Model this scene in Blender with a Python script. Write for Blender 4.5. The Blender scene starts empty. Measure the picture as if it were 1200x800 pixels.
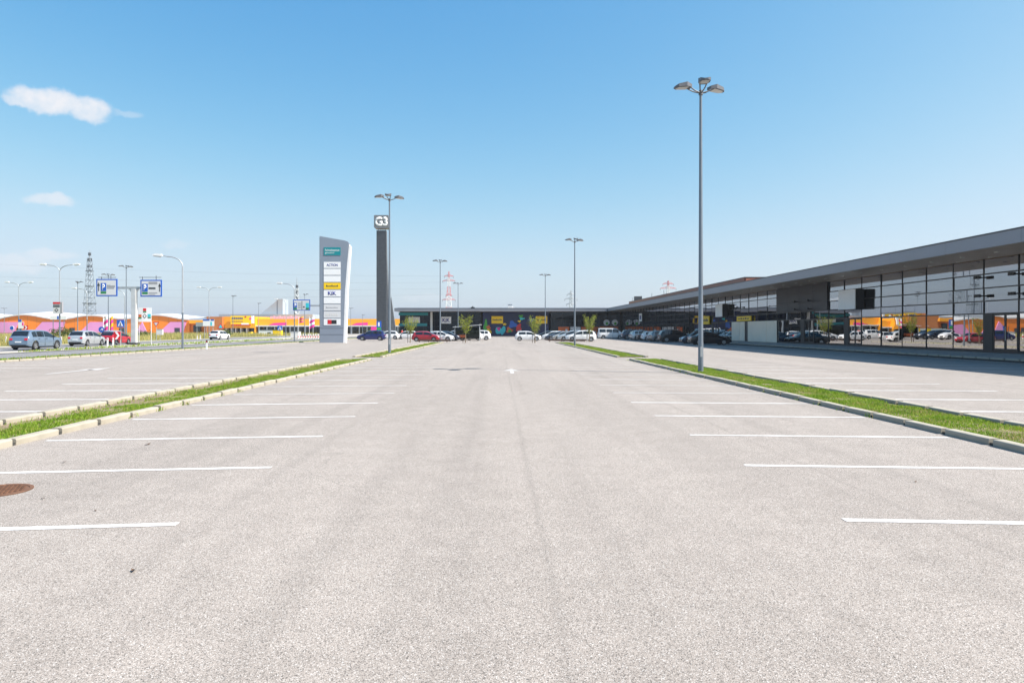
import bpy, bmesh, math, random
import numpy as np
from math import radians as R, pi, sin, cos, sqrt
from mathutils import Vector, Matrix

# ------------------------------------------------------------------ camera, sky, sun, exposure
scene = bpy.context.scene
COL = scene.collection
CAM_H = 1.73
cam_data = bpy.data.cameras.new('camera')
cam_data.sensor_width = 36.0
cam_data.lens = 24.0
cam_data.shift_x = 0.0125
cam_data.shift_y = -0.01167
cam_data.clip_start = 0.05
cam_data.clip_end = 20000
cam = bpy.data.objects.new('camera', cam_data)
cam.location = (0, 0, CAM_H)
cam.rotation_euler = (R(90), 0, 0)
COL.objects.link(cam)
scene.camera = cam

SUN_DIR = Vector((0.87, -0.26, 1.0)).normalized()       # towards the sun
SUN_EL = math.asin(SUN_DIR.z)
SUN_AZ = math.atan2(SUN_DIR.x, SUN_DIR.y)               # clockwise from +Y
sun_data = bpy.data.lights.new('sun', 'SUN')
sun_data.energy = 4.8
sun_data.angle = R(0.53)
sun_data.color = (1.0, 0.95, 0.88)
sun = bpy.data.objects.new('sun', sun_data)
sun.rotation_euler = (-SUN_DIR).to_track_quat('-Z', 'Y').to_euler()
sun.location = (60, -20, 80)
COL.objects.link(sun)

world = bpy.data.worlds.new('World')
scene.world = world
world.use_nodes = True
wn = world.node_tree.nodes
wl = world.node_tree.links
for n in list(wn):
    wn.remove(n)
w_out = wn.new('ShaderNodeOutputWorld')
w_bg = wn.new('ShaderNodeBackground')
w_sky = wn.new('ShaderNodeTexSky')
w_sky.sky_type = 'NISHITA'
w_sky.sun_disc = False
w_sky.sun_elevation = SUN_EL
w_sky.sun_rotation = SUN_AZ
w_sky.altitude = 0
w_sky.air_density = 1.0
w_sky.dust_density = 1.6
w_sky.ozone_density = 3.0
w_bg.inputs['Strength'].default_value = 0.08
# film response of the photograph's sky: one power curve per channel
w_sep = wn.new('ShaderNodeSeparateColor')
w_hsv = wn.new('ShaderNodeCombineColor')
wl.new(w_sky.outputs[0], w_sep.inputs[0])
for i_, (k_, g_) in enumerate(((0.62, 1.8), (1.42, 0.92), (2.9, 0.42))):
    p_ = wn.new('ShaderNodeMath'); p_.operation = 'POWER'; p_.inputs[1].default_value = g_
    m_ = wn.new('ShaderNodeMath'); m_.operation = 'MULTIPLY'; m_.inputs[1].default_value = k_
    c_ = wn.new('ShaderNodeMath'); c_.operation = 'SMOOTH_MIN'; c_.inputs[1].default_value = (2.9, 4.0, 5.6)[i_]; c_.inputs[2].default_value = (1.6, 1.8, 2.0)[i_]
    wl.new(w_sep.outputs[i_], c_.inputs[0]); wl.new(c_.outputs[0], p_.inputs[0]); wl.new(p_.outputs[0], m_.inputs[0]); wl.new(m_.outputs[0], w_hsv.inputs[i_])
wl.new(w_bg.outputs[0], w_out.inputs['Surface'])


def sky_clouds():
    """small fair-weather clouds, low in the sky to the left"""
    tc = wn.new('ShaderNodeTexCoord')
    noise = wn.new('ShaderNodeTexNoise')
    noise.inputs['Scale'].default_value = 34.0
    noise.inputs['Detail'].default_value = 7.0
    noise.inputs['Roughness'].default_value = 0.6
    wl.new(tc.outputs['Generated'], noise.inputs['Vector'])
    off = wn.new('ShaderNodeVectorMath'); off.operation = 'SUBTRACT'
    wl.new(noise.outputs['Color'], off.inputs[0]); off.inputs[1].default_value = (0.5, 0.5, 0.5)
    sc_ = wn.new('ShaderNodeVectorMath'); sc_.operation = 'SCALE'; sc_.inputs['Scale'].default_value = 0.026
    wl.new(off.outputs[0], sc_.inputs[0])
    add = wn.new('ShaderNodeVectorMath'); add.operation = 'ADD'
    wl.new(tc.outputs['Generated'], add.inputs[0]); wl.new(sc_.outputs[0], add.inputs[1])
    total = None
    # pixel centre, half sizes (degrees), strength
    for px, py, rx, ry, s in ((58, 118, 2.3, 0.8, 1.0), (103, 128, 1.55, 0.9, 0.95), (32, 117, 1.3, 0.5, 0.8), (152, 134, 1.0, 0.28, 0.28),
                              (60, 234, 1.5, 0.5, 0.7), (60, 299, 1.8, 0.42, 0.5), (12, 307, 2.4, 0.6, 0.5), (495, 349, 2.0, 0.35, 0.28),
                              (205, 286, 1.0, 0.3, 0.25), (-190, 170, 5.0, 1.2, 0.8), (-420, 90, 6.0, 1.5, 0.85)):
        d = Vector(((px - 585) / 800.0, 1.0, (386 - py) / 800.0)).normalized()
        right = Vector((d.y, -d.x, 0)).normalized()
        up = right.cross(d)
        comp = []
        for axis, r in ((right, rx), (up, ry)):
            dt = wn.new('ShaderNodeVectorMath'); dt.operation = 'DOT_PRODUCT'
            wl.new(add.outputs[0], dt.inputs[0]); dt.inputs[1].default_value = axis
            m = wn.new('ShaderNodeMath'); m.operation = 'DIVIDE'
            wl.new(dt.outputs['Value'], m.inputs[0]); m.inputs[1].default_value = math.tan(R(r))
            p = wn.new('ShaderNodeMath'); p.operation = 'MULTIPLY'
            wl.new(m.outputs[0], p.inputs[0]); wl.new(m.outputs[0], p.inputs[1])
            comp.append(p)
        s1 = wn.new('ShaderNodeMath'); s1.operation = 'ADD'
        wl.new(comp[0].outputs[0], s1.inputs[0]); wl.new(comp[1].outputs[0], s1.inputs[1])
        fr = wn.new('ShaderNodeVectorMath'); fr.operation = 'DOT_PRODUCT'
        wl.new(tc.outputs['Generated'], fr.inputs[0]); fr.inputs[1].default_value = d
        gate = wn.new('ShaderNodeMath'); gate.operation = 'GREATER_THAN'; gate.inputs[1].default_value = 0.5
        wl.new(fr.outputs['Value'], gate.inputs[0])
        mr = wn.new('ShaderNodeMapRange'); mr.interpolation_type = 'SMOOTHSTEP'
        mr.inputs['From Min'].default_value = 1.4; mr.inputs['From Max'].default_value = 0.3
        mr.inputs['To Min'].default_value = 0.0; mr.inputs['To Max'].default_value = s
        wl.new(s1.outputs[0], mr.inputs['Value'])
        g2 = wn.new('ShaderNodeMath'); g2.operation = 'MULTIPLY'
        wl.new(mr.outputs[0], g2.inputs[0]); wl.new(gate.outputs[0], g2.inputs[1])
        if total is None:
            total = g2
        else:
            t = wn.new('ShaderNodeMath'); t.operation = 'MAXIMUM'
            wl.new(total.outputs[0], t.inputs[0]); wl.new(g2.outputs[0], t.inputs[1])
            total = t
    fine = wn.new('ShaderNodeTexNoise'); fine.inputs['Scale'].default_value = 60; fine.inputs['Detail'].default_value = 8; fine.inputs['Roughness'].default_value = 0.65
    wl.new(tc.outputs['Generated'], fine.inputs['Vector'])
    fr_ = wn.new('ShaderNodeMapRange'); fr_.inputs['From Min'].default_value = 0.3; fr_.inputs['From Max'].default_value = 0.6
    fr_.inputs['To Min'].default_value = 0.65; fr_.inputs['To Max'].default_value = 1.0
    wl.new(fine.outputs[0], fr_.inputs['Value'])
    tm = wn.new('ShaderNodeMath'); tm.operation = 'MULTIPLY'
    wl.new(total.outputs[0], tm.inputs[0]); wl.new(fr_.outputs[0], tm.inputs[1])
    mix = wn.new('ShaderNodeMix'); mix.data_type = 'RGBA'
    wl.new(tm.outputs[0], mix.inputs[0])
    wl.new(w_hsv.outputs[0], mix.inputs[6])
    mix.inputs[7].default_value = (5.5, 5.6, 5.9, 1)
    wl.new(mix.outputs[2], w_bg.inputs['Color'])


sky_clouds()

scene.view_settings.view_transform = 'Standard'
scene.view_settings.look = 'None'
scene.view_settings.gamma = 1.0
scene.view_settings.use_curve_mapping = False
scene.view_settings.exposure = 1.0
scene.render.engine = 'CYCLES'
scene.cycles.use_denoising = True
scene.cycles.max_bounces = 6
scene.cycles.diffuse_bounces = 3
scene.cycles.glossy_bounces = 3
scene.cycles.transparent_max_bounces = 16
scene.cycles.sample_clamp_indirect = 6.0

rng = random.Random(7)
nrng = np.random.default_rng(7)


# ------------------------------------------------------------------ helpers
def px(x, y, D=None):
    """photo pixel -> point on the ground (or at depth D)"""
    if D is None:
        D = 800 * CAM_H / (y - 386.0)
        return ((x - 585) / 800 * D, D, 0.0)
    return ((x - 585) / 800 * D, D, CAM_H + (386.0 - y) / 800 * D)


class MB:
    def __init__(self):
        self.v = []
        self.f = []
        self.m = []

    def add(self, vs, fs, mi=0):
        o = len(self.v)
        self.v += [tuple(p) for p in vs]
        self.f += [tuple(i + o for i in f) for f in fs]
        self.m += [mi] * len(fs)
        return self

    def box(self, x0, x1, y0, y1, z0, z1, mi=0):
        vs = [(x0, y0, z0), (x1, y0, z0), (x1, y1, z0), (x0, y1, z0), (x0, y0, z1), (x1, y0, z1), (x1, y1, z1), (x0, y1, z1)]
        return self.add(vs, [(0, 3, 2, 1), (4, 5, 6, 7), (0, 1, 5, 4), (1, 2, 6, 5), (2, 3, 7, 6), (3, 0, 4, 7)], mi)

    def cbox(self, cx, cy, cz, sx, sy, sz, mi=0):
        return self.box(cx - sx / 2, cx + sx / 2, cy - sy / 2, cy + sy / 2, cz - sz / 2, cz + sz / 2, mi)

    def prism(self, poly, axis, a, b, mi=0):
        """poly: 2D points; extruded along axis from a to b"""
        n = len(poly)
        def P(p, t):
            if axis == 'x': return (t, p[0], p[1])
            if axis == 'y': return (p[0], t, p[1])
            return (p[0], p[1], t)
        vs = [P(p, a) for p in poly] + [P(p, b) for p in poly]
        fs = [tuple(range(n))[::-1], tuple(range(n, 2 * n))]
        fs += [(i, (i + 1) % n, n + (i + 1) % n, n + i) for i in range(n)]
        return self.add(vs, fs, mi)

    def tube(self, path, radii, seg=8, mi=0, cap=True):
        path = [Vector(p) for p in path]
        if not isinstance(radii, (list, tuple)):
            radii = [radii] * len(path)
        vs = []
        prev = None
        for i, p in enumerate(path):
            if i == 0: t = path[1] - path[0]
            elif i == len(path) - 1: t = path[-1] - path[-2]
            else: t = path[i + 1] - path[i - 1]
            t.normalize()
            ref = Vector((0, 0, 1)) if abs(t.z) < 0.9 else Vector((1, 0, 0))
            u = t.cross(ref).normalized() if prev is None else (prev - t * prev.dot(t)).normalized()
            prev = u
            w = t.cross(u)
            for k in range(seg):
                a = 2 * pi * k / seg
                vs.append(p + (u * cos(a) + w * sin(a)) * radii[i])
        fs = []
        for i in range(len(path) - 1):
            for k in range(seg):
                k2 = (k + 1) % seg
                fs.append((i * seg + k, i * seg + k2, (i + 1) * seg + k2, (i + 1) * seg + k))
        if cap:
            fs.append(tuple(range(seg))[::-1])
            fs.append(tuple((len(path) - 1) * seg + k for k in range(seg)))
        return self.add(vs, fs, mi)

    def bar(self, a, b, w, mi=0):
        return self.tube([a, b], w / 2 * 1.414, 4, mi)

    def mesh(self, name, mats=()):
        me = bpy.data.meshes.new(name)
        me.from_pydata(self.v, [], self.f)
        for m in mats:
            me.materials.append(m)
        if len(mats) > 1:
            me.polygons.foreach_set('material_index', self.m)
        me.update()
        return me

    def build(self, name, mat, parent=None, smooth=None, loc=(0, 0, 0), rz=0):
        mats = mat if isinstance(mat, (list, tuple)) else [mat]
        me = self.mesh(name, mats)
        bm = bmesh.new(); bm.from_mesh(me)
        bmesh.ops.recalc_face_normals(bm, faces=bm.faces)
        bm.to_mesh(me); bm.free()
        if smooth:
            me.shade_smooth()
            me.set_sharp_from_angle(angle=R(smooth))
        return put(name, me, parent, loc, rz)


def put(name, me, parent=None, loc=(0, 0, 0), rz=0, rot=None, scale=None):
    o = bpy.data.objects.new(name, me)
    COL.objects.link(o)
    o.parent = parent
    o.location = loc
    o.rotation_euler = rot if rot else (0, 0, rz)
    if scale is not None:
        o.scale = scale
    return o


def tag(o, label, cat, group=None):
    o['label'] = label
    o['category'] = cat
    if group:
        o['group'] = group
    return o


def thing(name, label, cat, loc=(0, 0, 0), rz=0, group=None):
    return tag(put(name, None, None, loc, rz), label, cat, group)


def struct(o):
    o['kind'] = 'structure'
    return o


def kids(o):
    return [c for c in bpy.data.objects if c.parent == o]


def copy_tree(o, children, parent=None):
    c = o.copy()
    COL.objects.link(c)
    c.parent = parent
    for ch in children.get(o.name, ()):
        copy_tree(ch, children, c)
    return c


def child_map():
    d = {}
    for o in bpy.data.objects:
        if o.parent:
            d.setdefault(o.parent.name, []).append(o)
    return d


# ------------------------------------------------------------------ materials
def mat(name, col, rough=0.6, metal=0.0, var=0.0, scale=3.0, bump=0.0, bscale=40.0, spec=0.5, coat=0.0, stretch=None, dirt=None):
    m = bpy.data.materials.new(name)
    m.use_nodes = True
    nt = m.node_tree
    b = nt.nodes['Principled BSDF']
    b.inputs['Base Color'].default_value = (*col, 1)
    b.inputs['Roughness'].default_value = rough
    b.inputs['Metallic'].default_value = metal
    b.inputs['Specular IOR Level'].default_value = spec
    b.inputs['Coat Weight'].default_value = coat
    tc = nt.nodes.new('ShaderNodeTexCoord')
    vec = tc.outputs['Object']
    if stretch:
        mp = nt.nodes.new('ShaderNodeMapping'); mp.inputs['Scale'].default_value = stretch
        nt.links.new(vec, mp.inputs['Vector']); vec = mp.outputs[0]
    if var > 0:
        nz = nt.nodes.new('ShaderNodeTexNoise')
        nz.inputs['Scale'].default_value = scale; nz.inputs['Detail'].default_value = 6
        nt.links.new(vec, nz.inputs['Vector'])
        mr = nt.nodes.new('ShaderNodeMapRange')
        mr.inputs['From Min'].default_value = 0.3; mr.inputs['From Max'].default_value = 0.7
        mr.inputs['To Min'].default_value = 1 - var; mr.inputs['To Max'].default_value = 1 + var
        nt.links.new(nz.outputs[0], mr.inputs['Value'])
        mx = nt.nodes.new('ShaderNodeVectorMath'); mx.operation = 'SCALE'
        mx.inputs[0].default_value = col
        nt.links.new(mr.outputs[0], mx.inputs['Scale'])
        src = mx.outputs[0]
        if dirt:
            n2 = nt.nodes.new('ShaderNodeTexNoise'); n2.inputs['Scale'].default_value = scale * 0.35; n2.inputs['Detail'].default_value = 8
            nt.links.new(vec, n2.inputs['Vector'])
            r2 = nt.nodes.new('ShaderNodeMapRange'); r2.inputs['From Min'].default_value = 0.5; r2.inputs['From Max'].default_value = 0.75
            r2.inputs['To Max'].default_value = 0.55
            nt.links.new(n2.outputs[0], r2.inputs['Value'])
            mm = nt.nodes.new('ShaderNodeMix'); mm.data_type = 'RGBA'
            nt.links.new(r2.outputs[0], mm.inputs[0]); nt.links.new(src, mm.inputs[6]); mm.inputs[7].default_value = (*dirt, 1)
            src = mm.outputs[2]
        nt.links.new(src, b.inputs['Base Color'])
        mr2 = nt.nodes.new('ShaderNodeMapRange')
        mr2.inputs['To Min'].default_value = max(0.02, rough - 0.12); mr2.inputs['To Max'].default_value = min(1, rough + 0.12)
        nt.links.new(nz.outputs[0], mr2.inputs['Value'])
        nt.links.new(mr2.outputs[0], b.inputs['Roughness'])
    if bump > 0:
        n3 = nt.nodes.new('ShaderNodeTexNoise'); n3.inputs['Scale'].default_value = bscale; n3.inputs['Detail'].default_value = 3
        nt.links.new(vec, n3.inputs['Vector'])
        bp = nt.nodes.new('ShaderNodeBump'); bp.inputs['Strength'].default_value = bump; bp.inputs['Distance'].default_value = 0.01
        nt.links.new(n3.outputs[0], bp.inputs['Height'])
        nt.links.new(bp.outputs[0], b.inputs['Normal'])
    return m


def asphalt_mat(name, base, dark, light, seams=(), grain=175.0, wear=0.16):
    m = bpy.data.materials.new(name)
    m.use_nodes = True
    nt = m.node_tree; N = nt.nodes; L = nt.links
    b = N['Principled BSDF']
    b.inputs['Roughness'].default_value = 0.93
    b.inputs['Specular IOR Level'].default_value = 0.2
    tc = N.new('ShaderNodeTexCoord')
    P = tc.outputs['Object']
    # stone grain
    vo = N.new('ShaderNodeTexVoronoi'); vo.inputs['Scale'].default_value = grain
    L.new(P, vo.inputs['Vector'])
    sep = N.new('ShaderNodeSeparateColor'); L.new(vo.outputs['Color'], sep.inputs[0])
    ramp = N.new('ShaderNodeValToRGB')
    e = ramp.color_ramp.elements
    e[0].position = 0.0; e[0].color = (*dark, 1)
    e[1].position = 1.0; e[1].color = (*light, 1)
    e2 = ramp.color_ramp.elements.new(0.22); e2.color = (*[d * 0.35 + c * 0.65 for d, c in zip(dark, base)], 1)
    e3 = ramp.color_ramp.elements.new(0.5); e3.color = (*base, 1)
    e4 = ramp.color_ramp.elements.new(0.86); e4.color = (*[c * 1.12 for c in base], 1)
    L.new(sep.outputs[0], ramp.inputs[0])
    # large worn patches, drawn out along the driving direction
    mp = N.new('ShaderNodeMapping'); mp.inputs['Scale'].default_value = (0.55, 0.09, 1)
    L.new(P, mp.inputs['Vector'])
    n1 = N.new('ShaderNodeTexNoise'); n1.inputs['Scale'].default_value = 1.0; n1.inputs['Detail'].default_value = 7
    L.new(mp.outputs[0], n1.inputs['Vector'])
    n2 = N.new('ShaderNodeTexNoise'); n2.inputs['Scale'].default_value = 2.3; n2.inputs['Detail'].default_value = 8; n2.inputs['Roughness'].default_value = 0.65
    L.new(P, n2.inputs['Vector'])
    a1 = N.new('ShaderNodeMath'); a1.operation = 'ADD'; L.new(n1.outputs[0], a1.inputs[0]); L.new(n2.outputs[0], a1.inputs[1])
    mr = N.new('ShaderNodeMapRange'); mr.inputs['From Min'].default_value = 0.65; mr.inputs['From Max'].default_value = 1.35
    mr.inputs['To Min'].default_value = 1 - wear; mr.inputs['To Max'].default_value = 1 + wear * 0.6
    L.new(a1.outputs[0], mr.inputs['Value'])
    scl = N.new('ShaderNodeVectorMath'); scl.operation = 'SCALE'
    L.new(ramp.outputs[0], scl.inputs[0]); L.new(mr.outputs[0], scl.inputs['Scale'])
    out = scl.outputs[0]
    # paving joints: thin, wandering, broken lines along the lot
    sx = N.new('ShaderNodeSeparateXYZ'); L.new(P, sx.inputs[0])
    nw = N.new('ShaderNodeTexNoise'); nw.inputs['Scale'].default_value = 0.8; nw.inputs['Detail'].default_value = 4
    L.new(P, nw.inputs['Vector'])
    for x0, w, s in seams:
        d = N.new('ShaderNodeMath'); d.operation = 'MULTIPLY_ADD'; d.inputs[1].default_value = 0.10; d.inputs[2].default_value = -x0 - 0.05
        L.new(nw.outputs[0], d.inputs[0])
        d2 = N.new('ShaderNodeMath'); d2.operation = 'ADD'; L.new(sx.outputs['X'], d2.inputs[0]); L.new(d.outputs[0], d2.inputs[1])
        ab = N.new('ShaderNodeMath'); ab.operation = 'ABSOLUTE'; L.new(d2.outputs[0], ab.inputs[0])
        r = N.new('ShaderNodeMapRange'); r.interpolation_type = 'SMOOTHSTEP'
        r.inputs['From Min'].default_value = 0; r.inputs['From Max'].default_value = w
        r.inputs['To Min'].default_value = s; r.inputs['To Max'].default_value = 0
        L.new(ab.outputs[0], r.inputs['Value'])
        br = N.new('ShaderNodeMath'); br.operation = 'MULTIPLY'; L.new(r.outputs[0], br.inputs[0]); L.new(n2.outputs[0], br.inputs[1])
        mx = N.new('ShaderNodeMix'); mx.data_type = 'RGBA'
        L.new(br.outputs[0], mx.inputs[0]); L.new(out, mx.inputs[6]); mx.inputs[7].default_value = (*dark, 1)
        out = mx.outputs[2]
    ns = N.new('ShaderNodeTexNoise'); ns.inputs['Scale'].default_value = 0.75; ns.inputs['Detail'].default_value = 9; ns.inputs['Roughness'].default_value = 0.62
    L.new(P, ns.inputs['Vector'])
    rs = N.new('ShaderNodeMapRange'); rs.inputs['From Min'].default_value = 0.62; rs.inputs['From Max'].default_value = 0.78; rs.inputs['To Max'].default_value = 0.30
    L.new(ns.outputs[0], rs.inputs['Value'])
    wvm = N.new('ShaderNodeMapping'); wvm.inputs['Scale'].default_value = (1.1, 0.02, 1)
    L.new(P, wvm.inputs['Vector'])
    wv = N.new('ShaderNodeTexNoise'); wv.inputs['Scale'].default_value = 1.6; wv.inputs['Detail'].default_value = 3
    L.new(wvm.outputs[0], wv.inputs['Vector'])
    rw_ = N.new('ShaderNodeMapRange'); rw_.inputs['From Min'].default_value = 0.52; rw_.inputs['From Max'].default_value = 0.72; rw_.inputs['To Max'].default_value = 0.16
    L.new(wv.outputs[0], rw_.inputs['Value'])
    cn = N.new('ShaderNodeTexNoise'); cn.inputs['Scale'].default_value = 1.4; cn.inputs['Detail'].default_value = 5
    L.new(P, cn.inputs['Vector'])
    cv = N.new('ShaderNodeVectorMath'); cv.operation = 'MULTIPLY_ADD'; cv.inputs[1].default_value = (0.5, 0.5, 0.0)
    L.new(cn.outputs['Color'], cv.inputs[0]); L.new(P, cv.inputs[2])
    ck = N.new('ShaderNodeTexVoronoi'); ck.feature = 'DISTANCE_TO_EDGE'; ck.inputs['Scale'].default_value = 0.16
    L.new(cv.outputs[0], ck.inputs['Vector'])
    rc = N.new('ShaderNodeMapRange'); rc.inputs['From Min'].default_value = 0.0; rc.inputs['From Max'].default_value = 0.0016; rc.inputs['To Min'].default_value = 0.42; rc.inputs['To Max'].default_value = 0.0
    L.new(ck.outputs['Distance'], rc.inputs['Value'])
    cm_ = N.new('ShaderNodeMapRange'); cm_.inputs['From Min'].default_value = 0.5; cm_.inputs['From Max'].default_value = 0.6
    L.new(n1.outputs[0], cm_.inputs['Value'])
    ck2 = N.new('ShaderNodeMath'); ck2.operation = 'MULTIPLY'; L.new(rc.outputs[0], ck2.inputs[0]); L.new(cm_.outputs[0], ck2.inputs[1])
    for src in (rs, rw_, ck2):
        mx = N.new('ShaderNodeMix'); mx.data_type = 'RGBA'
        L.new(src.outputs[0], mx.inputs[0]); L.new(out, mx.inputs[6]); mx.inputs[7].default_value = (*dark, 1)
        out = mx.outputs[2]
    L.new(out, b.inputs['Base Color'])
    bp = N.new('ShaderNodeBump'); bp.inputs['Strength'].default_value = 0.55; bp.inputs['Distance'].default_value = 0.003
    L.new(vo.outputs['Distance'], bp.inputs['Height'])
    L.new(bp.outputs[0], b.inputs['Normal'])
    return m


def paint_mat(name, col, under, wear=0.5):
    m = bpy.data.materials.new(name); m.use_nodes = True
    nt = m.node_tree; N = nt.nodes; L = nt.links
    b = N['Principled BSDF']; b.inputs['Roughness'].default_value = 0.7; b.inputs['Specular IOR Level'].default_value = 0.25
    g = N.new('ShaderNodeNewGeometry')
    n = N.new('ShaderNodeTexNoise'); n.inputs['Scale'].default_value = 55; n.inputs['Detail'].default_value = 5; n.inputs['Roughness'].default_value = 0.7
    n2 = N.new('ShaderNodeTexNoise'); n2.inputs['Scale'].default_value = 1.3; n2.inputs['Detail'].default_value = 4
    L.new(g.outputs['Position'], n.inputs['Vector']); L.new(g.outputs['Position'], n2.inputs['Vector'])
    a = N.new('ShaderNodeMath'); a.operation = 'MULTIPLY_ADD'; a.inputs[1].default_value = 0.6; L.new(n2.outputs[0], a.inputs[0]); L.new(n.outputs[0], a.inputs[2])
    r = N.new('ShaderNodeMapRange'); r.inputs['From Min'].default_value = 0.72; r.inputs['From Max'].default_value = 1.0; r.inputs['To Max'].default_value = wear
    L.new(a.outputs[0], r.inputs['Value'])
    mx = N.new('ShaderNodeMix'); mx.data_type = 'RGBA'
    L.new(r.outputs[0], mx.inputs[0]); mx.inputs[6].default_value = (*col, 1); mx.inputs[7].default_value = (*under, 1)
    L.new(mx.outputs[2], b.inputs['Base Color'])
    return m


def glass_mat(name, tint, refl, base=0.12, rough=0.0, wob=0.0):
    """coated shop glazing: part mirror, part tinted see-through"""
    m = bpy.data.materials.new(name); m.use_nodes = True
    nt = m.node_tree; N = nt.nodes; L = nt.links
    for n in list(N):
        N.remove(n)
    o = N.new('ShaderNodeOutputMaterial')
    t = N.new('ShaderNodeBsdfTransparent'); t.inputs[0].default_value = (*tint, 1)
    g = N.new('ShaderNodeBsdfGlossy'); g.inputs['Color'].default_value = (*refl, 1); g.inputs['Roughness'].default_value = rough
    f = N.new('ShaderNodeFresnel'); f.inputs['IOR'].default_value = 1.5
    a = N.new('ShaderNodeMath'); a.operation = 'MULTIPLY_ADD'; a.inputs[1].default_value = 1.2; a.inputs[2].default_value = base; a.use_clamp = True
    L.new(f.outputs[0], a.inputs[0])
    mx = N.new('ShaderNodeMixShader')
    L.new(a.outputs[0], mx.inputs[0]); L.new(t.outputs[0], mx.inputs[1]); L.new(g.outputs[0], mx.inputs[2])
    L.new(mx.outputs[0], o.inputs['Surface'])
    if wob > 0:
        tc = N.new('ShaderNodeNewGeometry')
        nz = N.new('ShaderNodeTexNoise'); nz.inputs['Scale'].default_value = 0.5; nz.inputs['Detail'].default_value = 1
        L.new(tc.outputs['Position'], nz.inputs['Vector'])
        bp = N.new('ShaderNodeBump'); bp.inputs['Strength'].default_value = wob; bp.inputs['Distance'].default_value = 0.05
        L.new(nz.outputs[0], bp.inputs['Height']); L.new(bp.outputs[0], g.inputs['Normal'])
    return m


def leaf_mat(name, c1, c2, trans=0.35, dry=None):
    m = bpy.data.materials.new(name); m.use_nodes = True
    nt = m.node_tree; N = nt.nodes; L = nt.links
    b = N['Principled BSDF']; b.inputs['Roughness'].default_value = 0.6; b.inputs['Specular IOR Level'].default_value = 0.3
    g = N.new('ShaderNodeNewGeometry')
    at = N.new('ShaderNodeTexNoise'); at.inputs['Scale'].default_value = 1.7; at.inputs['Detail'].default_value = 4
    L.new(g.outputs['Position'], at.inputs['Vector'])
    r = N.new('ShaderNodeMath'); r.operation = 'ADD'
    m1 = N.new('ShaderNodeMath'); m1.operation = 'MULTIPLY'; m1.inputs[1].default_value = 0.6
    L.new(g.outputs['Random Per Island'], m1.inputs[0])
    m2 = N.new('ShaderNodeMapRange'); m2.inputs['From Min'].default_value = 0.3; m2.inputs['From Max'].default_value = 0.7; m2.inputs['To Max'].default_value = 0.4
    L.new(at.outputs[0], m2.inputs['Value'])
    L.new(m1.outputs[0], r.inputs[0]); L.new(m2.outputs[0], r.inputs[1])
    mx = N.new('ShaderNodeMix'); mx.data_type = 'RGBA'
    L.new(r.outputs[0], mx.inputs[0]); mx.inputs[6].default_value = (*c1, 1); mx.inputs[7].default_value = (*c2, 1)
    colour = mx.outputs[2]
    if dry:
        dn = N.new('ShaderNodeTexNoise'); dn.inputs['Scale'].default_value = 0.9; dn.inputs['Detail'].default_value = 5
        L.new(g.outputs['Position'], dn.inputs['Vector'])
        da = N.new('ShaderNodeMath'); da.operation = 'MULTIPLY_ADD'; da.inputs[1].default_value = 0.45
        L.new(g.outputs['Random Per Island'], da.inputs[0]); L.new(dn.outputs[0], da.inputs[2])
        dr = N.new('ShaderNodeMapRange'); dr.inputs['From Min'].default_value = 0.84; dr.inputs['From Max'].default_value = 0.98; dr.inputs['To Max'].default_value = 0.9
        L.new(da.outputs[0], dr.inputs['Value'])
        dm = N.new('ShaderNodeMix'); dm.data_type = 'RGBA'
        L.new(dr.outputs[0], dm.inputs[0]); L.new(colour, dm.inputs[6]); dm.inputs[7].default_value = (*dry, 1)
        colour = dm.outputs[2]
    L.new(colour, b.inputs['Base Color'])
    tr = N.new('ShaderNodeBsdfTranslucent'); L.new(colour, tr.inputs[0])
    ms = N.new('ShaderNodeMixShader'); ms.inputs[0].default_value = trans
    L.new(b.outputs[0], ms.inputs[1]); L.new(tr.outputs[0], ms.inputs[2])
    L.new(ms.outputs[0], N['Material Output'].inputs['Surface'])
    return m


M = {}
LOT = (0.322, 0.281, 0.249)
M['lot'] = asphalt_mat('pale_asphalt', LOT, (0.085, 0.078, 0.072), (0.56, 0.53, 0.50),
                       seams=((0.36, 0.06, 0.28), (3.9, 0.06, 0.26), (-3.4, 0.06, 0.16), (14.6, 0.08, 0.25), (-15.4, 0.08, 0.25)))
M['road'] = asphalt_mat('road_asphalt', (0.215, 0.208, 0.21), (0.09, 0.09, 0.09), (0.36, 0.35, 0.35), grain=90, wear=0.2)
M['pave'] = mat('paving_concrete', (0.3, 0.29, 0.28), 0.9, var=0.12, scale=1.2, bump=0.2, bscale=60)
M['kerb'] = mat('kerb_concrete', (0.36, 0.325, 0.26), 0.9, var=0.16, scale=2.0, bump=0.4, bscale=70, dirt=(0.20, 0.165, 0.12))
M['gap_shade_footing'] = mat('kerb_gap_shade_and_footing', (0.05, 0.047, 0.042), 0.95)  # near-black colour holds the shade in the kerb gaps; also on the footing
M['soil'] = mat('dry_soil', (0.23, 0.165, 0.105), 0.98, var=0.3, scale=2.5, bump=0.8, bscale=25, dirt=(0.12, 0.10, 0.05))
M['field'] = mat('meadow_ground', (0.20, 0.20, 0.075), 0.98, var=0.35, scale=0.08, bump=0.5, bscale=2, dirt=(0.30, 0.26, 0.15))
M['gravel'] = mat('pale_gravel', (0.42, 0.38, 0.32), 0.95, var=0.15, scale=0.7, bump=0.4, bscale=30)
M['line'] = paint_mat('worn_white_paint', (0.70, 0.69, 0.68), LOT, 0.8)
M['line_old'] = paint_mat('faded_white_paint', (0.54, 0.52, 0.51), LOT, 0.9)
M['grass'] = leaf_mat('verge_grass', (0.075, 0.19, 0.010), (0.34, 0.45, 0.04), 0.45, dry=(0.42, 0.33, 0.13))
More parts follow.
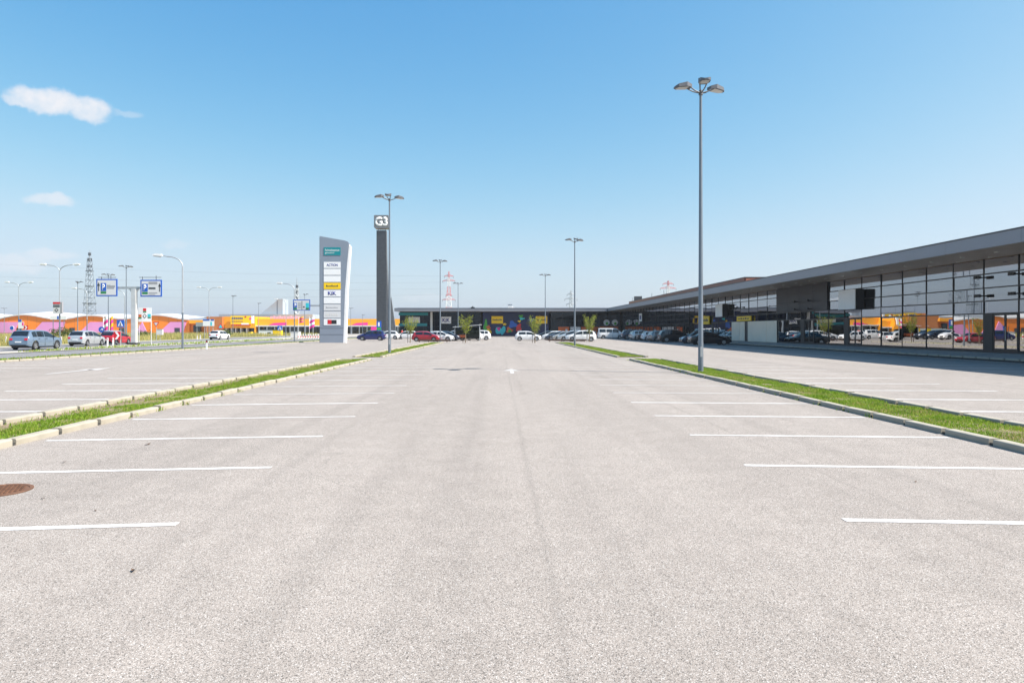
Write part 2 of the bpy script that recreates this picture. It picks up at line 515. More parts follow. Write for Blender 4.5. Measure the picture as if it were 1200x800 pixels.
M['drygrass'] = leaf_mat('tall_dry_grass', (0.52, 0.40, 0.17), (0.26, 0.29, 0.06), 0.35)
M['leaf'] = leaf_mat('young_tree_leaves', (0.16, 0.22, 0.025), (0.40, 0.42, 0.055), 0.5)
M['bush'] = leaf_mat('bush_leaves', (0.05, 0.09, 0.015), (0.12, 0.15, 0.03), 0.3)
M['bark'] = mat('bark', (0.20, 0.155, 0.11), 0.9, var=0.25, scale=8, bump=0.6)
M['galv'] = mat('galvanised_steel', (0.42, 0.44, 0.46), 0.5, 0.55, var=0.1, scale=1.5)
M['pole'] = mat('painted_grey_pole', (0.17, 0.20, 0.235), 0.45, 0.35, var=0.06, scale=2)
M['galv_pale'] = mat('pale_galvanised_steel', (0.55, 0.56, 0.57), 0.5, 0.3, var=0.1, scale=1.5)
M['lampgrey'] = mat('lamp_housing', (0.13, 0.135, 0.15), 0.5, 0.4, var=0.1)
M['lamplens'] = mat('lamp_lens', (0.50, 0.50, 0.48), 0.18, spec=0.6)
M['white'] = mat('white_paint', (0.78, 0.78, 0.78), 0.5, var=0.04, scale=1)
M['offwhite'] = mat('off_white_panel', (0.62, 0.61, 0.58), 0.55, var=0.06, scale=0.7)
M['black'] = mat('black_plastic', (0.015, 0.015, 0.017), 0.5)
M['charcoal'] = mat('charcoal_metal', (0.045, 0.047, 0.055), 0.45, 0.2, var=0.1, scale=0.8)
M['cladding'] = mat('charcoal_cladding', (0.028, 0.029, 0.036), 0.5, 0.1, var=0.12, scale=0.6)
M['fascia'] = mat('grey_fascia_metal', (0.235, 0.24, 0.268), 0.42, 0.45, var=0.06, scale=0.5)
M['soffit'] = mat('soffit_metal', (0.42, 0.35, 0.28), 0.4, 0.3, var=0.08, scale=0.5)
M['frame'] = mat('black_window_frame', (0.022, 0.022, 0.025), 0.4, 0.2)
M['beige'] = mat('beige_hoarding', (0.80, 0.72, 0.60), 0.65, var=0.05, scale=0.8)
M['glass_up'] = glass_mat('upper_shop_glass', (0.42, 0.45, 0.47), (0.92, 0.94, 1.0), 0.29, wob=0.05)
M['glass'] = glass_mat('shop_glass', (0.42, 0.46, 0.46), (1.0, 0.98, 0.97), 0.36, wob=0.07)
M['glass_rear'] = glass_mat('dark_shop_glass', (0.12, 0.14, 0.15), (0.7, 0.8, 0.9), -0.015)
M['carglass'] = mat('car_glass', (0.012, 0.015, 0.018), 0.04, spec=0.9)
M['wood'] = mat('wooden_ceiling', (0.46, 0.30, 0.17), 0.6, var=0.12, scale=2, stretch=(0.2, 4, 1))
M['inwall'] = mat('interior_wall', (0.30, 0.29, 0.28), 0.8, var=0.1, scale=0.4)
M['infloor'] = mat('interior_floor', (0.18, 0.17, 0.16), 0.5, var=0.1, scale=0.5)
M['redhall'] = mat('brick_red_cladding', (0.36, 0.125, 0.075), 0.6, var=0.1, scale=0.3)
M['orange'] = mat('orange_cladding', (0.82, 0.215, 0.006), 0.55, var=0.06, scale=0.15)
M['amber'] = mat('amber_cladding', (0.88, 0.37, 0.008), 0.55, var=0.06, scale=0.2)
M['rust'] = mat('rust_cladding', (0.44, 0.15, 0.035), 0.6, var=0.1, scale=0.2)
M['pink'] = mat('pink_cladding', (0.66, 0.27, 0.52), 0.55, var=0.06, scale=0.15)
M['magenta'] = mat('magenta_print', (0.75, 0.02, 0.28), 0.5)
M['purple'] = mat('lilac_lettering', (0.72, 0.40, 0.62), 0.5)
M['roofwhite'] = mat('white_membrane_roof', (0.60, 0.59, 0.58), 0.6, var=0.04, scale=0.1)
M['roofgrey'] = mat('grey_roof', (0.36, 0.40, 0.44), 0.6, var=0.06, scale=0.1)
M['signblue'] = mat('sign_blue', (0.012, 0.10, 0.46), 0.4)
M['signwhite'] = mat('sign_white', (0.80, 0.80, 0.80), 0.4)
M['signgrey'] = mat('sign_pale_grey', (0.62, 0.62, 0.63), 0.4)
M['signgreen'] = mat('sign_green', (0.01, 0.20, 0.06), 0.4)
M['signred'] = mat('sign_red', (0.58, 0.012, 0.02), 0.4)
M['signtext'] = mat('sign_dark_text', (0.04, 0.045, 0.055), 0.5)
M['midtext'] = mat('sign_grey_text', (0.30, 0.30, 0.32), 0.5)
M['pylon'] = mat('pylon_grey_panel', (0.25, 0.285, 0.345), 0.42, 0.25, var=0.04, scale=0.4)
M['teal'] = mat('teal_panel', (0.0, 0.22, 0.25), 0.45)
M['yellow'] = mat('yellow_panel', (0.86, 0.56, 0.0), 0.45)
M['navy'] = mat('navy_print', (0.012, 0.022, 0.20), 0.45)
M['cyan'] = mat('cyan_print', (0.03, 0.52, 0.60), 0.45)
M['tower'] = mat('tower_mesh_cladding', (0.13, 0.132, 0.142), 0.5, 0.3, var=0.15, scale=1.2)
M['towerbox'] = mat('tower_sign_box', (0.19, 0.19, 0.20), 0.45, 0.3)
M['mural'] = mat('mural_blue', (0.006, 0.014, 0.075), 0.5, var=0.35, scale=0.35)
M['posterorange'] = mat('orange_poster', (0.62, 0.13, 0.03), 0.55, var=0.15, scale=0.8)
M['posterwhite'] = mat('white_poster', (0.66, 0.65, 0.66), 0.55, var=0.1, scale=0.9)
M['green'] = mat('green_print', (0.05, 0.36, 0.04), 0.5)
M['rubber'] = mat('tyre_rubber', (0.02, 0.02, 0.02), 0.85, bump=0.2, bscale=60)
M['alloy'] = mat('alloy_rim', (0.45, 0.46, 0.48), 0.3, 0.8)
M['taillight'] = mat('tail_light', (0.50, 0.012, 0.015), 0.15, spec=0.8, coat=0.5)
M['headlight'] = mat('head_light', (0.70, 0.72, 0.75), 0.1, spec=0.8, coat=0.6)
M['cast'] = mat('rusty_cast_iron', (0.17, 0.085, 0.05), 0.85, 0.3, var=0.3, scale=9, bump=0.5)
M['steelred'] = mat('pylon_red_paint', (0.55, 0.10, 0.10), 0.6)
M['steelwhite'] = mat('pylon_white_paint', (0.72, 0.72, 0.72), 0.6)
M['timber'] = mat('dark_timber_rail', (0.07, 0.04, 0.03), 0.8, var=0.2, scale=2)
M['skin'] = mat('skin', (0.50, 0.30, 0.22), 0.6)
M['hair'] = mat('dark_hair', (0.04, 0.025, 0.02), 0.7)
M['jeans'] = mat('blue_denim', (0.05, 0.075, 0.14), 0.8)
M['redshirt'] = mat('red_shirt', (0.55, 0.02, 0.025), 0.8)
M['blueshirt'] = mat('pale_blue_shirt', (0.30, 0.42, 0.55), 0.8)
M['leafdry'] = mat('dead_leaf', (0.11, 0.065, 0.04), 0.8, var=0.3, scale=20)


def carpaint(name, col, metal=0.3, rough=0.3):
    M[name] = mat(name, col, rough, metal, coat=0.6)


carpaint('paint_bluegrey', (0.20, 0.27, 0.36), 0.5)
carpaint('paint_silver', (0.52, 0.54, 0.56), 0.5)
carpaint('paint_white', (0.76, 0.76, 0.76), 0.0)
carpaint('paint_red', (0.42, 0.014, 0.028), 0.1)
carpaint('paint_navy', (0.016, 0.025, 0.13), 0.2)
carpaint('paint_black', (0.010, 0.010, 0.013), 0.1)
carpaint('paint_slate', (0.045, 0.06, 0.095), 0.4)
carpaint('paint_grey', (0.22, 0.23, 0.24), 0.5)
carpaint('paint_green', (0.06, 0.09, 0.075), 0.4)
carpaint('paint_champagne', (0.46, 0.44, 0.41), 0.4)


# ------------------------------------------------------------------ text
def lettering(text, height, material, parent, loc, width=None, name='lettering', face='-y', bold=0.0, extrude=0.008):
    cu = bpy.data.curves.new(name, 'FONT')
    cu.body = text
    cu.align_x = 'CENTER'; cu.align_y = 'CENTER'
    cu.size = 1.0
    cu.offset = bold
    cu.extrude = 0.0
    cu.resolution_u = 3
    tmp = bpy.data.objects.new('tmp', cu)
    COL.objects.link(tmp)
    dg = bpy.context.evaluated_depsgraph_get()
    me = bpy.data.meshes.new_from_object(tmp.evaluated_get(dg))
    bpy.data.objects.remove(tmp)
    n = len(me.vertices)
    co = np.empty(n * 3); me.vertices.foreach_get('co', co); co = co.reshape(-1, 3)
    lo = co.min(0); hi = co.max(0)
    co -= (lo + hi) / 2
    sy = height / (hi[1] - lo[1]); sx = sy if width is None else width / (hi[0] - lo[0])
    out = np.zeros_like(co)
    out[:, 0] = co[:, 0] * sx; out[:, 2] = co[:, 1] * sy
    me.vertices.foreach_set('co', out.ravel())
    # give the letters thickness
    bm = bmesh.new(); bm.from_mesh(me)
    g = bmesh.ops.extrude_face_region(bm, geom=bm.faces[:])
    for v in [q for q in g['geom'] if isinstance(q, bmesh.types.BMVert)]:
        v.co.y -= extrude
    bmesh.ops.recalc_face_normals(bm, faces=bm.faces)
    bm.to_mesh(me); bm.free()
    me.materials.clear(); me.materials.append(material)
    me.name = name
    rz = {'-y': 0.0, '-x': -pi / 2}[face]
    return put(name, me, parent, loc, rz)


# ------------------------------------------------------------------ the setting: ground, lot, roads, islands
def sheet(name, material, x0, x1, y0, y1, z, parent=None):
    mb = MB().add([(x0, y0, z), (x1, y0, z), (x1, y1, z), (x0, y1, z)], [(0, 1, 2, 3)])
    o = mb.build(name, material, parent)
    if parent is None:
        struct(o)
    return o


def ribbon(name, material, left, right, z):
    """left/right: lists of (x, y)"""
    n = len(left)
    mb = MB().add([(x, y, z) for x, y in left] + [(x, y, z) for x, y in right],
                  [(i, n + i, n + i + 1, i + 1) for i in range(n - 1)])
    return struct(mb.build(name, material))


sheet('ground', M['field'], -3000, 3000, -3000, 3000, -0.06)
lot = sheet('parking_lot', M['lot'], -26.3, 27.0, -40, 158.0, 0.0)
pave_r = struct(MB().prism([(27.235, -0.05), (58, -0.05), (58, 0.36), (29.2, 0.36), (27.235, 0.2)], 'y', 10, 190).build('pavement', M['pave']))
pave_b = struct(MB().box(-26, 27.0, 158.0, 190, -0.05, 0.132).build('pavement', M['pave']))
sheet('road', M['road'], -35.6, -28.3, -60, 270, -0.02)
cpts = [(-39.0, -60), (-39.2, 30), (-40.9, 57), (-43.9, 71), (-44.8, 80), (-47.6, 115), (-50, 160), (-52, 200), (-52, 270)]
ribbon('road', M['road'], [(x - 4.2, y) for x, y in cpts], [(x + 2.6, y) for x, y in cpts], -0.02)
ribbon('traffic_island', M['gravel'], [(x + 2.6, y) for x, y in cpts], [(-35.6, y) for x, y in cpts], 0.02)
ribbon('verge', M['gravel'], [(x - 6.4, y) for x, y in cpts], [(x - 4.2, y) for x, y in cpts], 0.015)
sheet('forecourt', M['gravel'], -200, -40, 236, 281, -0.03)
sheet('access_road', M['road'], -80, -28.3, 150, 158, -0.013)


def marking(name, quad, material, parent=None):
    mb = MB().add([(x, y, 0.004) for x, y in quad], [(0, 1, 2, 3)])
    return mb.build(name, material, parent or lot)


def stall_line(x_end, x_far, y, slope, w, material, name='parking_line'):
    """a painted bay line from x_end outwards, slightly slanted back towards the camera"""
    dy = -abs(x_far - x_end) * slope
    return marking(name, [(x_end, y - w / 2), (x_end, y + w / 2), (x_far, y + dy + w / 2), (x_far, y + dy - w / 2)], material)


for k in range(-2, 14):
    y = 6.07 + 2.5 * k
    stall_line(-2.86, -7.05, y, 0.105, 0.10, M['line'] if k < 5 else M['line_old'])
    y = 6.2 + 2.5 * k
    stall_line(3.13, 7.2, y, 0.065, 0.10, M['line'] if k < 5 else M['line_old'])
for k in range(0, 17):
    y = 44.5 + 2.5 * k
    stall_line(-2.86, -7.05, y, 0.105, 0.115, M['line_old'])
    stall_line(3.13, 7.2, y, 0.065, 0.115, M['line_old'])
for k in range(0, 13):
    y = 9.2 + 2.5 * k
    stall_line(-13.9, -9.3, y, -0.05, 0.115, M['line'] if 1 < k < 7 else M['line_old'])
    stall_line(14.0, 9.4, y, -0.05, 0.115, M['line'] if 1 < k < 7 else M['line_old'])
    stall_line(-20.2, -25.2, y + 14, 0.05, 0.115, M['line_old'])
    stall_line(19.5, 24.6, y + 14, 0.03, 0.115, M['line_old'])
# direction arrow in the aisle
ax, ay = 0.52, 27.0
mb = MB().add([(ax - 0.07, ay, 0.004), (ax + 0.07, ay, 0.004), (ax + 0.07, ay + 1.7, 0.004), (ax - 0.07, ay + 1.7, 0.004),
               (ax - 0.34, ay + 1.55, 0.004), (ax + 0.34, ay + 1.55, 0.004), (ax, ay + 3.0, 0.004)], [(0, 1, 2, 3), (4, 5, 6)])
mb.build('arrow_marking', M['line_old'], lot)
mb = MB().add([(-17.7, 26.5, 0.004), (-17.5, 26.5, 0.004), (-17.5, 29.6, 0.004), (-17.7, 29.6, 0.004), (-18.05, 29.2, 0.004), (-17.15, 29.2, 0.004), (-17.6, 31, 0.004)],
              [(0, 1, 2, 3), (4, 5, 6)])
mb.build('arrow_marking', M['line_old'], lot)


def blades(n, sampler, hmin, hmax, width, lean=0.5, z=0.0, tip=0.05):
    x, y = sampler(n)
    n = len(x)
    h = nrng.uniform(hmin, hmax, n) * (0.55 + 0.9 * (0.5 + 0.5 * np.sin(x * 3.1 + np.sin(y * 1.7) * 2) * np.cos(y * 2.3 + x)))
    a = nrng.uniform(0, 2 * pi, n)
    w = width * nrng.uniform(0.6, 1.3, n)
    la = nrng.uniform(0, 2 * pi, n)
    le = lean * h * nrng.uniform(0.2, 1.0, n)
    ux, uy = np.cos(a) * w, np.sin(a) * w
    dx, dy = np.cos(la) * le, np.sin(la) * le
    V = np.empty((n, 5, 3))
    V[:, 0] = np.c_[x - ux, y - uy, np.full(n, z)]
    V[:, 1] = np.c_[x + ux, y + uy, np.full(n, z)]
    V[:, 2] = np.c_[x + ux * .8 + dx * .35, y + uy * .8 + dy * .35, z + h * .6]
    V[:, 3] = np.c_[x - ux * .8 + dx * .35, y - uy * .8 + dy * .35, z + h * .6]
    V[:, 4] = np.c_[x + dx, y + dy, z + h]
    me = bpy.data.meshes.new('grass')
    me.vertices.add(n * 5)
    me.vertices.foreach_set('co', V.ravel())
    idx = np.arange(n) * 5
    loops = np.c_[idx, idx + 1, idx + 2, idx + 3, idx + 3, idx + 2, idx + 4].ravel()
    me.loops.add(n * 7)
    me.loops.foreach_set('vertex_index', loops)
    me.polygons.add(n * 2)
    starts = np.c_[np.arange(n) * 7, np.arange(n) * 7 + 4].ravel()
    me.polygons.foreach_set('loop_start', starts)
    me.update(calc_edges=True)
    me.validate()
    return me


# kerb stones
KP = [(-0.09, -0.03), (0.09, -0.03), (0.09, 0.078), (0.082, 0.093), (0.065, 0.10), (-0.065, 0.10), (-0.082, 0.093), (-0.09, 0.078)]
kerb_me = MB().prism(KP, 'y', -0.5, 0.5).mesh('kerb_stone', [M['kerb']])
bm = bmesh.new(); bm.from_mesh(kerb_me); bmesh.ops.recalc_face_normals(bm, faces=bm.faces); bm.to_mesh(kerb_me); bm.free()


def value_noise(x, y, s, seed):
    return 0.5 + 0.25 * (np.sin(x * s * 1.9 + seed) * np.cos(y * s * 1.3 + seed * 2.1) + np.sin(y * s * 2.7 + seed * 0.7 + x * s))


def island(label, xin, xout, y0, y1, dens, far, soil_side):
    """a planted strip between two rows of kerb stones; xin is the side of the aisle"""
    lo, hi = min(xin, xout), max(xin, xout)
    n = 24
    vs, fs = [], []
    ny = int((y1 - y0) / 0.5)
    for j in range(ny + 1):
        for i in range(7):
            x = lo + 0.08 + (hi - lo - 0.16) * i / 6
            y = y0 + 0.1 + (y1 - y0 - 0.2) * j / ny
            zz = 0.010 + 0.02 * sin(pi * i / 6) + rng.uniform(-0.008, 0.008)
            vs.append((x, y, zz))
    for j in range(ny):
        for i in range(6):
            a = j * 7 + i
            fs.append((a, a + 1, a + 8, a + 7))
    bed = struct(MB().add(vs, fs).build('planted_strip', M['soil']))
    cnt = int((y1 - y0) / 1.09)
    for xs in (xin, xout):
        mj = MB()
        for k in range(cnt):
            yy = y0 + 0.55 + k * 1.09
            o = put('kerb_stone', kerb_me, bed, (xs + rng.uniform(-0.012, 0.012), yy, rng.uniform(-0.012, 0.008)),
                    rot=(rng.uniform(-0.008, 0.008), rng.uniform(-0.015, 0.015), rng.uniform(-0.012, 0.012)))
            mj.box(xs - 0.075, xs + 0.075, yy + 0.49, yy + 0.60, -0.03, 0.04)  # dark blocks paint in the shade over the asphalt of open kerb gaps
        mj.build('kerb_gap_shade', M['gap_shade_footing'], bed)
    # grass
    area = (y1 - y0) * (hi - lo)
    def samp(n):
        x = nrng.uniform(lo + 0.1, hi - 0.1, n); y = nrng.uniform(y0 + 0.1, y1 - 0.1, n)
        t = (x - xin) / (xout - xin)              # 0 at the aisle, 1 at the far side
        p = 0.55 + value_noise(x, y, 2.2, 1.3) * 0.9
        edge = soil_side + 0.22 * (value_noise(x * 0, y, 1.1, 4.0) - 0.5)
        p = np.where(t > edge, p * 0.08, p)
        keep = nrng.uniform(0, 1, n) < p
        return x[keep], y[keep]
    g = put('grass', blades(int(area * dens), samp, 0.02 if not far else 0.04, 0.075, 0.007 if not far else 0.014, 0.9, 0.012))
    g.data.materials.append(M['grass'])
    g['kind'] = 'stuff'
    tag(g, label, 'grass')
    # weeds creeping out of the joints
    def samp2(n):
        x = xin + nrng.normal(0, 0.07, n) - math.copysign(0.05, xin); k = nrng.integers(0, cnt, n)
        y = y0 + 1.1 + k * 1.09 + nrng.normal(0, 0.10, n)
        keep = (k * 7919 % 10) < 6
        return x[keep], y[keep]
    w = put('weeds', blades(cnt * 26, samp2, 0.03, 0.09, 0.008, 1.1, 0.0))
    w.data.materials.append(M['grass']); w['kind'] = 'stuff'
    tag(w, label.replace('grass', 'weed tufts') + ', in the kerb joints', 'weeds')
    return bed


island('bright green grass in the near strip right of the aisle', 7.42, 9.2, -4, 39.4, 1900, False, 0.93)
island('bright green grass in the near strip left of the aisle', -7.32, -9.05, -4, 39.4, 1900, False, 0.66)
island('bright green grass in the far strip right of the aisle', 7.42, 9.2, 42.4, 90, 260, True, 0.98)
island('bright green grass in the far strip left of the aisle', -7.32, -9.05, 42.4, 90, 260, True, 0.8)

# narrow verge between the lot and the road
verge = struct(MB().box(-28.25, -26.35, -40, 150, -0.05, 0.05).build('verge', M['soil']))
for k in range(0, 105):
    put('kerb_stone', kerb_me, verge, (-26.4, 14 + k * 1.09, 0.0))
g = put('grass', blades(12000, lambda n: (nrng.uniform(-28.0, -26.7, n), 18 + 130 * nrng.uniform(0, 1, n) ** 1.3), 0.03, 0.12, 0.02, 0.8, 0.05))
g.data.materials.append(M['grass']); g['kind'] = 'stuff'
tag(g, 'thin line of grass between the lot and the road', 'grass')
g = put('grass', blades(2600, lambda n: ((lambda y: (-36.0 - nrng.uniform(0, 1, n) * np.clip((y - 50) * 0.12, 0.8, 4.0), y))(nrng.uniform(52, 120, n))), 0.05, 0.22, 0.03, 0.6, 0.02))
g.data.materials.append(M['grass']); g['kind'] = 'stuff'
tag(g, 'patchy grass on the gravel island between the carriageways', 'grass')


def meadow(n):
    y = nrng.uniform(62, 236, n); t = nrng.uniform(0, 1, n)
    x0 = np.interp(y, [c[1] for c in cpts], [c[0] for c in cpts]) - 7
    x = x0 - t * (0.30 * y + 25)
    keep = (value_noise(x, y, 0.12, 2.0) > 0.35) & ~((y > 148) & (y < 160) & (x > -80))
    return x[keep], y[keep]


g = put('tall_grass', blades(70000, meadow, 0.35, 1.0, 0.035, 0.5, -0.06))
g.data.materials.append(M['drygrass']); g['kind'] = 'stuff'
tag(g, 'tall straw coloured meadow grass between the road and the orange hall', 'grass')

# manhole cover
mh = thing('manhole_cover', 'round rusty cast iron manhole cover in the asphalt at the left', 'manhole cover', (-5.36, 7.32, 0))
mb = MB(); nseg = 32
ring = []
for k in range(nseg):
    a = 2 * pi * k / nseg
    ring.append((cos(a), sin(a)))
vs = [(0.31 * c, 0.31 * s, 0.004) for c, s in ring] + [(0.31 * c, 0.31 * s, 0.012) for c, s in ring] + [(0.272 * c, 0.272 * s, 0.012) for c, s in ring] + [(0.268 * c, 0.268 * s, 0.005) for c, s in ring]
fs = [(r * nseg + k, r * nseg + (k + 1) % nseg, (r + 1) * nseg + (k + 1) % nseg, (r + 1) * nseg + k) for r in range(3) for k in range(nseg)]
mb.add(vs, fs).build('frame_ring', M['cast'], mh)
plate = MB().add([(0.266 * c, 0.266 * s, 0.006) for c, s in ring], [tuple(range(nseg))])
plate.build('cover_plate', M['cast'], mh)
studs = MB()
for i in range(-6, 7):
    for j in range(-6, 7):
        X, Y = i * 0.046 + (0.023 if j % 2 else 0), j * 0.046
        if X * X + Y * Y < 0.06:
            studs.cbox(X, Y, 0.010, 0.03, 0.022, 0.008)
so = studs.build('studs', M['cast'], mh); so['kind'] = 'stuff'
# dead leaves and dirt crumbs on the asphalt
for i, (lx, ly, s, wh) in enumerate(((157, 669, 0.032, 'nearest the camera'), (173, 521, 0.045, 'in the third bay on the left'),
                                     (75, 542, 0.03, 'just behind the second bay line on the left'), (50, 585, 0.022, 'right of the manhole cover'),
                                     (112, 599, 0.015, 'right of the manhole, before the bay line'), (1073, 565, 0.018, 'in the second bay on the right'))):
    p = px(lx, ly)
    mb = MB()
    n = 9
    pts = [(s * (1 + 0.35 * rng.uniform(-1, 1)) * cos(2 * pi * k / n), 0.6 * s * (1 + 0.35 * rng.uniform(-1, 1)) * sin(2 * pi * k / n), rng.uniform(0.004, 0.02)) for k in range(n)]
    mb.add([(0, 0, 0.012)] + pts, [(0, k + 1, (k + 1) % n + 1) for k in range(n)])
    tag(mb.build('fallen_leaf', M['leafdry'], None, loc=(p[0], p[1], 0.002), rz=rng.uniform(0, 6)), 'small dry brown leaf on the asphalt ' + wh, 'leaf', 'dry leaves on the asphalt')


# ------------------------------------------------------------------ right shopping hall
FX, FZ0, FZ1 = 25.1, 5.93, 6.67          # canopy edge
GX, GZ = 29.2, 5.95                      # glazed front
BAY = 2.77
K0 = -7
KN = 44
YB = lambda k: 41.14 + BAY * k
PZ0 = 0.36                                # shop floor level
Y_END = YB(KN)
RAILS = [0.50, 2.68, 3.43, 4.21, 5.05, GZ]

hall = thing('shopping_hall', 'long low dark glass shop row with grey canopy along the right side', 'building', (0, 0, 0))
# canopy slab (sloping underside) and roof
mb = MB().prism([(FX + 0.1, FZ0 + 0.06), (GX - 0.05, GZ + 0.06), (58, GZ + 0.06), (58, GZ + 0.5), (GX, GZ + 0.35), (FX + 0.1, FZ1 - 0.03)], 'y', YB(K0), 190)
mb.build('roof', M['charcoal'], hall)
for k in range(K0, KN, 2):
    y0, y1 = YB(k) + 0.006, min(YB(k + 2), 158.2) - 0.006
    if y1 <= y0:
        continue
    MB().box(FX, FX + 0.09, y0, y1, FZ0, FZ1 - 0.07).build('fascia_panel', M['fascia'], hall)
    MB().box(FX - 0.03, FX + 0.3, y0 - 0.006, y1 + 0.006, FZ1 - 0.066, FZ1).build('roof_edge_trim', M['charcoal'], hall)
sl = (GZ - FZ0) / (GX - FX)
for k in range(K0, KN):
    y0, y1 = YB(k) + 0.012, YB(k + 1) - 0.012
    mb = MB().prism([(FX + 0.095, FZ0), (GX - 0.03, GZ), (GX - 0.03, GZ + 0.03), (FX + 0.095, FZ0 + 0.03)], 'y', y0, y1)
    so = mb.build('soffit_panel', M['soffit'], hall)
    for t in (0.45, 0.85):
        xx = FX + (GX - FX) * t; zz = FZ0 + (GZ - FZ0) * t
        m2 = MB().tube([(xx, (y0 + y1) / 2, zz - 0.045), (xx, (y0 + y1) / 2, zz + 0.01)], 0.11, 10)
        m2.build('downlight', M['offwhite'], so)
# glazed front
front = put('shopfront', MB().box(GX - 0.05, GX + 0.1, YB(K0), Y_END, 0.3, 0.50).mesh('shopfront', [M['frame']]), hall)
DARK = set(range(7, 11))
HOARD = {11: 'a', 12: 'a', 13: 'b', 14: 'gap', 15: 'c'}
DOORS = {-1: 1, 5: 1, 8: 1, 18: 1, 25: 1, 31: 1}
mull_me = MB().box(-0.028, 0.08, -0.024, 0.024, 0.5, GZ).mesh('mullion', [M['frame']])
rail_me = MB().box(-0.022, 0.06, 0.026, BAY - 0.026, -0.036, 0.036).mesh('rail', [M['frame']])
pane_me = {}


def pane(h, mname):
    key = (round(h, 3), mname)
    if key not in pane_me:
        pane_me[key] = MB().box(0.0, 0.016, 0.026, BAY - 0.026, 0.037, h - 0.037).mesh('pane', [M[mname]])
    return pane_me[key]


for k in range(K0, KN + 1):
    put('mullion', mull_me, front, (GX, YB(k), 0))
for k in range(K0, KN):
    y = YB(k)
    for r in range(len(RAILS) - 1):
        z0, z1 = RAILS[r], RAILS[r + 1]
        if r > 0:
            put('rail', rail_me, front, (GX, y, z0))
        if k in DARK and r >= 2:
            continue
        if k in HOARD and r == 0:
            continue
        if k in DOORS and r == 0:
            continue
        o = put('pane', pane(z1 - z0, 'glass' if r == 0 else 'glass_up'), front, (GX + 0.01, y, z0))
        o.rotation_euler = (0, rng.uniform(-0.004, 0.004), rng.uniform(-0.007, 0.007))
# charcoal wall over the entrance
for k in sorted(DARK):
    for r in range(3):
        z0 = 3.47 + r * 0.825
        MB().box(GX - 0.13, GX - 0.07, YB(k) + 0.008, YB(k + 1) - 0.008, z0 + 0.006, z0 + 0.819).build('cladding_panel', M['cladding'], hall)
MB().box(GX - 0.066, GX + 0.2, YB(7) + 0.04, YB(11) - 0.04, 3.48, GZ - 0.01).build('cladding_backing', M['charcoal'], hall)
for (yy, zz) in ((63.6, 4.42), (66.5, 4.42), (63.6, 3.66), (66.5, 3.66)):
    mb = MB().box(GX - 0.55, GX - 0.132, yy - 0.05, yy + 0.05, zz - 0.04, zz + 0.04).box(GX - 0.62, GX - 0.45, yy - 0.28, yy + 0.28, zz - 0.09, zz + 0.09)
    mb.build('sign_bracket', M['black'], hall)
for (yy, zz) in ((41.14, 4.86), (41.14, 3.75), (38.37, 4.86), (38.37, 3.75), (85.46, 4.4), (82.7, 4.4)):
    mb = MB().box(GX - 0.5, GX - 0.055, yy - 0.05, yy + 0.05, zz - 0.04, zz + 0.04).box(GX - 0.46, GX - 0.32, yy - 0.22, yy + 0.22, zz - 0.09, zz + 0.09)
    mb.build('sign_bracket', M['black'], hall)
# beige hoardings
for k, kind in HOARD.items():
    if kind == 'gap':
        MB().box(GX - 0.02, GX + 0.03, YB(k) + 0.05, YB(k) + 1.0, 0.5, 2.64).build('hoarding_door', M['charcoal'], hall)
        MB().box(GX - 0.10, GX - 0.04, YB(k) + 1.05, YB(k + 1) - 0.05, 0.37, 2.66).build('hoarding_panel', M['beige'], hall)
    else:
        n = 2 if kind != 'a' else 1
        for i in range(n):
            a = YB(k) + (0.0 if kind == 'a' else 0.02) + BAY * i / n
            MB().box(GX - 0.12 + 0.02 * (k % 2), GX - 0.06, a + 0.008, a + BAY / n - 0.008, 0.37, 2.66).build('hoarding_panel', M['beige'], hall)
# doors
for k in DOORS:
    y0, y1 = YB(k), YB(k + 1)
    d = MB().box(GX - 0.05, GX + 0.05, y1 - 0.8, y1 - 0.036, 0.5, 2.64)
    d.box(GX + 0.06, GX + 0.2, y0 + 0.03, y1 - 0.83, 0.5, 0.52)
    do = d.build('entrance_door', M['black'], hall)
    lw = (y1 - y0 - 0.86) / 2
    for i in range(2):
        a = y0 + 0.04 + i * lw
        lf = MB()
        lf.box(GX - 0.03, GX + 0.03, a, a + 0.07, 0.51, 2.63).box(GX - 0.03, GX + 0.03, a + lw - 0.07, a + lw, 0.51, 2.63)
        lf.box(GX - 0.03, GX + 0.03, a + 0.07, a + lw - 0.07, 2.55, 2.63).box(GX - 0.03, GX + 0.03, a + 0.07, a + lw - 0.07, 0.51, 0.62)
        lf.build('door_frame', M['frame'], do)
        MB().box(GX - 0.006, GX + 0.006, a + 0.07, a + lw - 0.07, 0.62, 2.55).build('pane', M['glass'], do)
    MB().tube([(GX - 0.09, y0 + lw - 0.06, 1.1), (GX - 0.09, y0 + lw - 0.06, 1.9)], 0.018, 6).build('handle', M['galv'], do)
# the rooms behind the glass
MB().box(GX + 0.25, 46, YB(K0), 189, 0.361, 0.38).build('shop_floor', M['infloor'], hall)
MB().box(GX + 0.25, 46, YB(K0), 189, GZ - 0.03, GZ + 0.05).build('ceiling', M['wood'], hall)
MB().box(46, 46.3, YB(K0), 189, 0.35, GZ + 0.05).build('back_wall', M['inwall'], hall)
for yy in (21.9, 60.53, 71.61, 99.31, 118.7, 138.1, 188.8):
    MB().box(GX + 0.3, 46, yy - 0.08, yy + 0.08, 0.381, GZ - 0.035).build('partition', M['inwall'], hall)
for yy in np.arange(24, 162, BAY * 4):
    MB().tube([(31.5, yy, 0.38), (31.5, yy, GZ - 0.035)], 0.2, 14).build('column', M['offwhite'], hall, 40)
for yy in np.arange(25, 160, 5.54):
    MB().box(32, 45, yy - 0.15, yy + 0.15, 5.0, 5.35).build('ceiling_duct', M['galv'], hall)
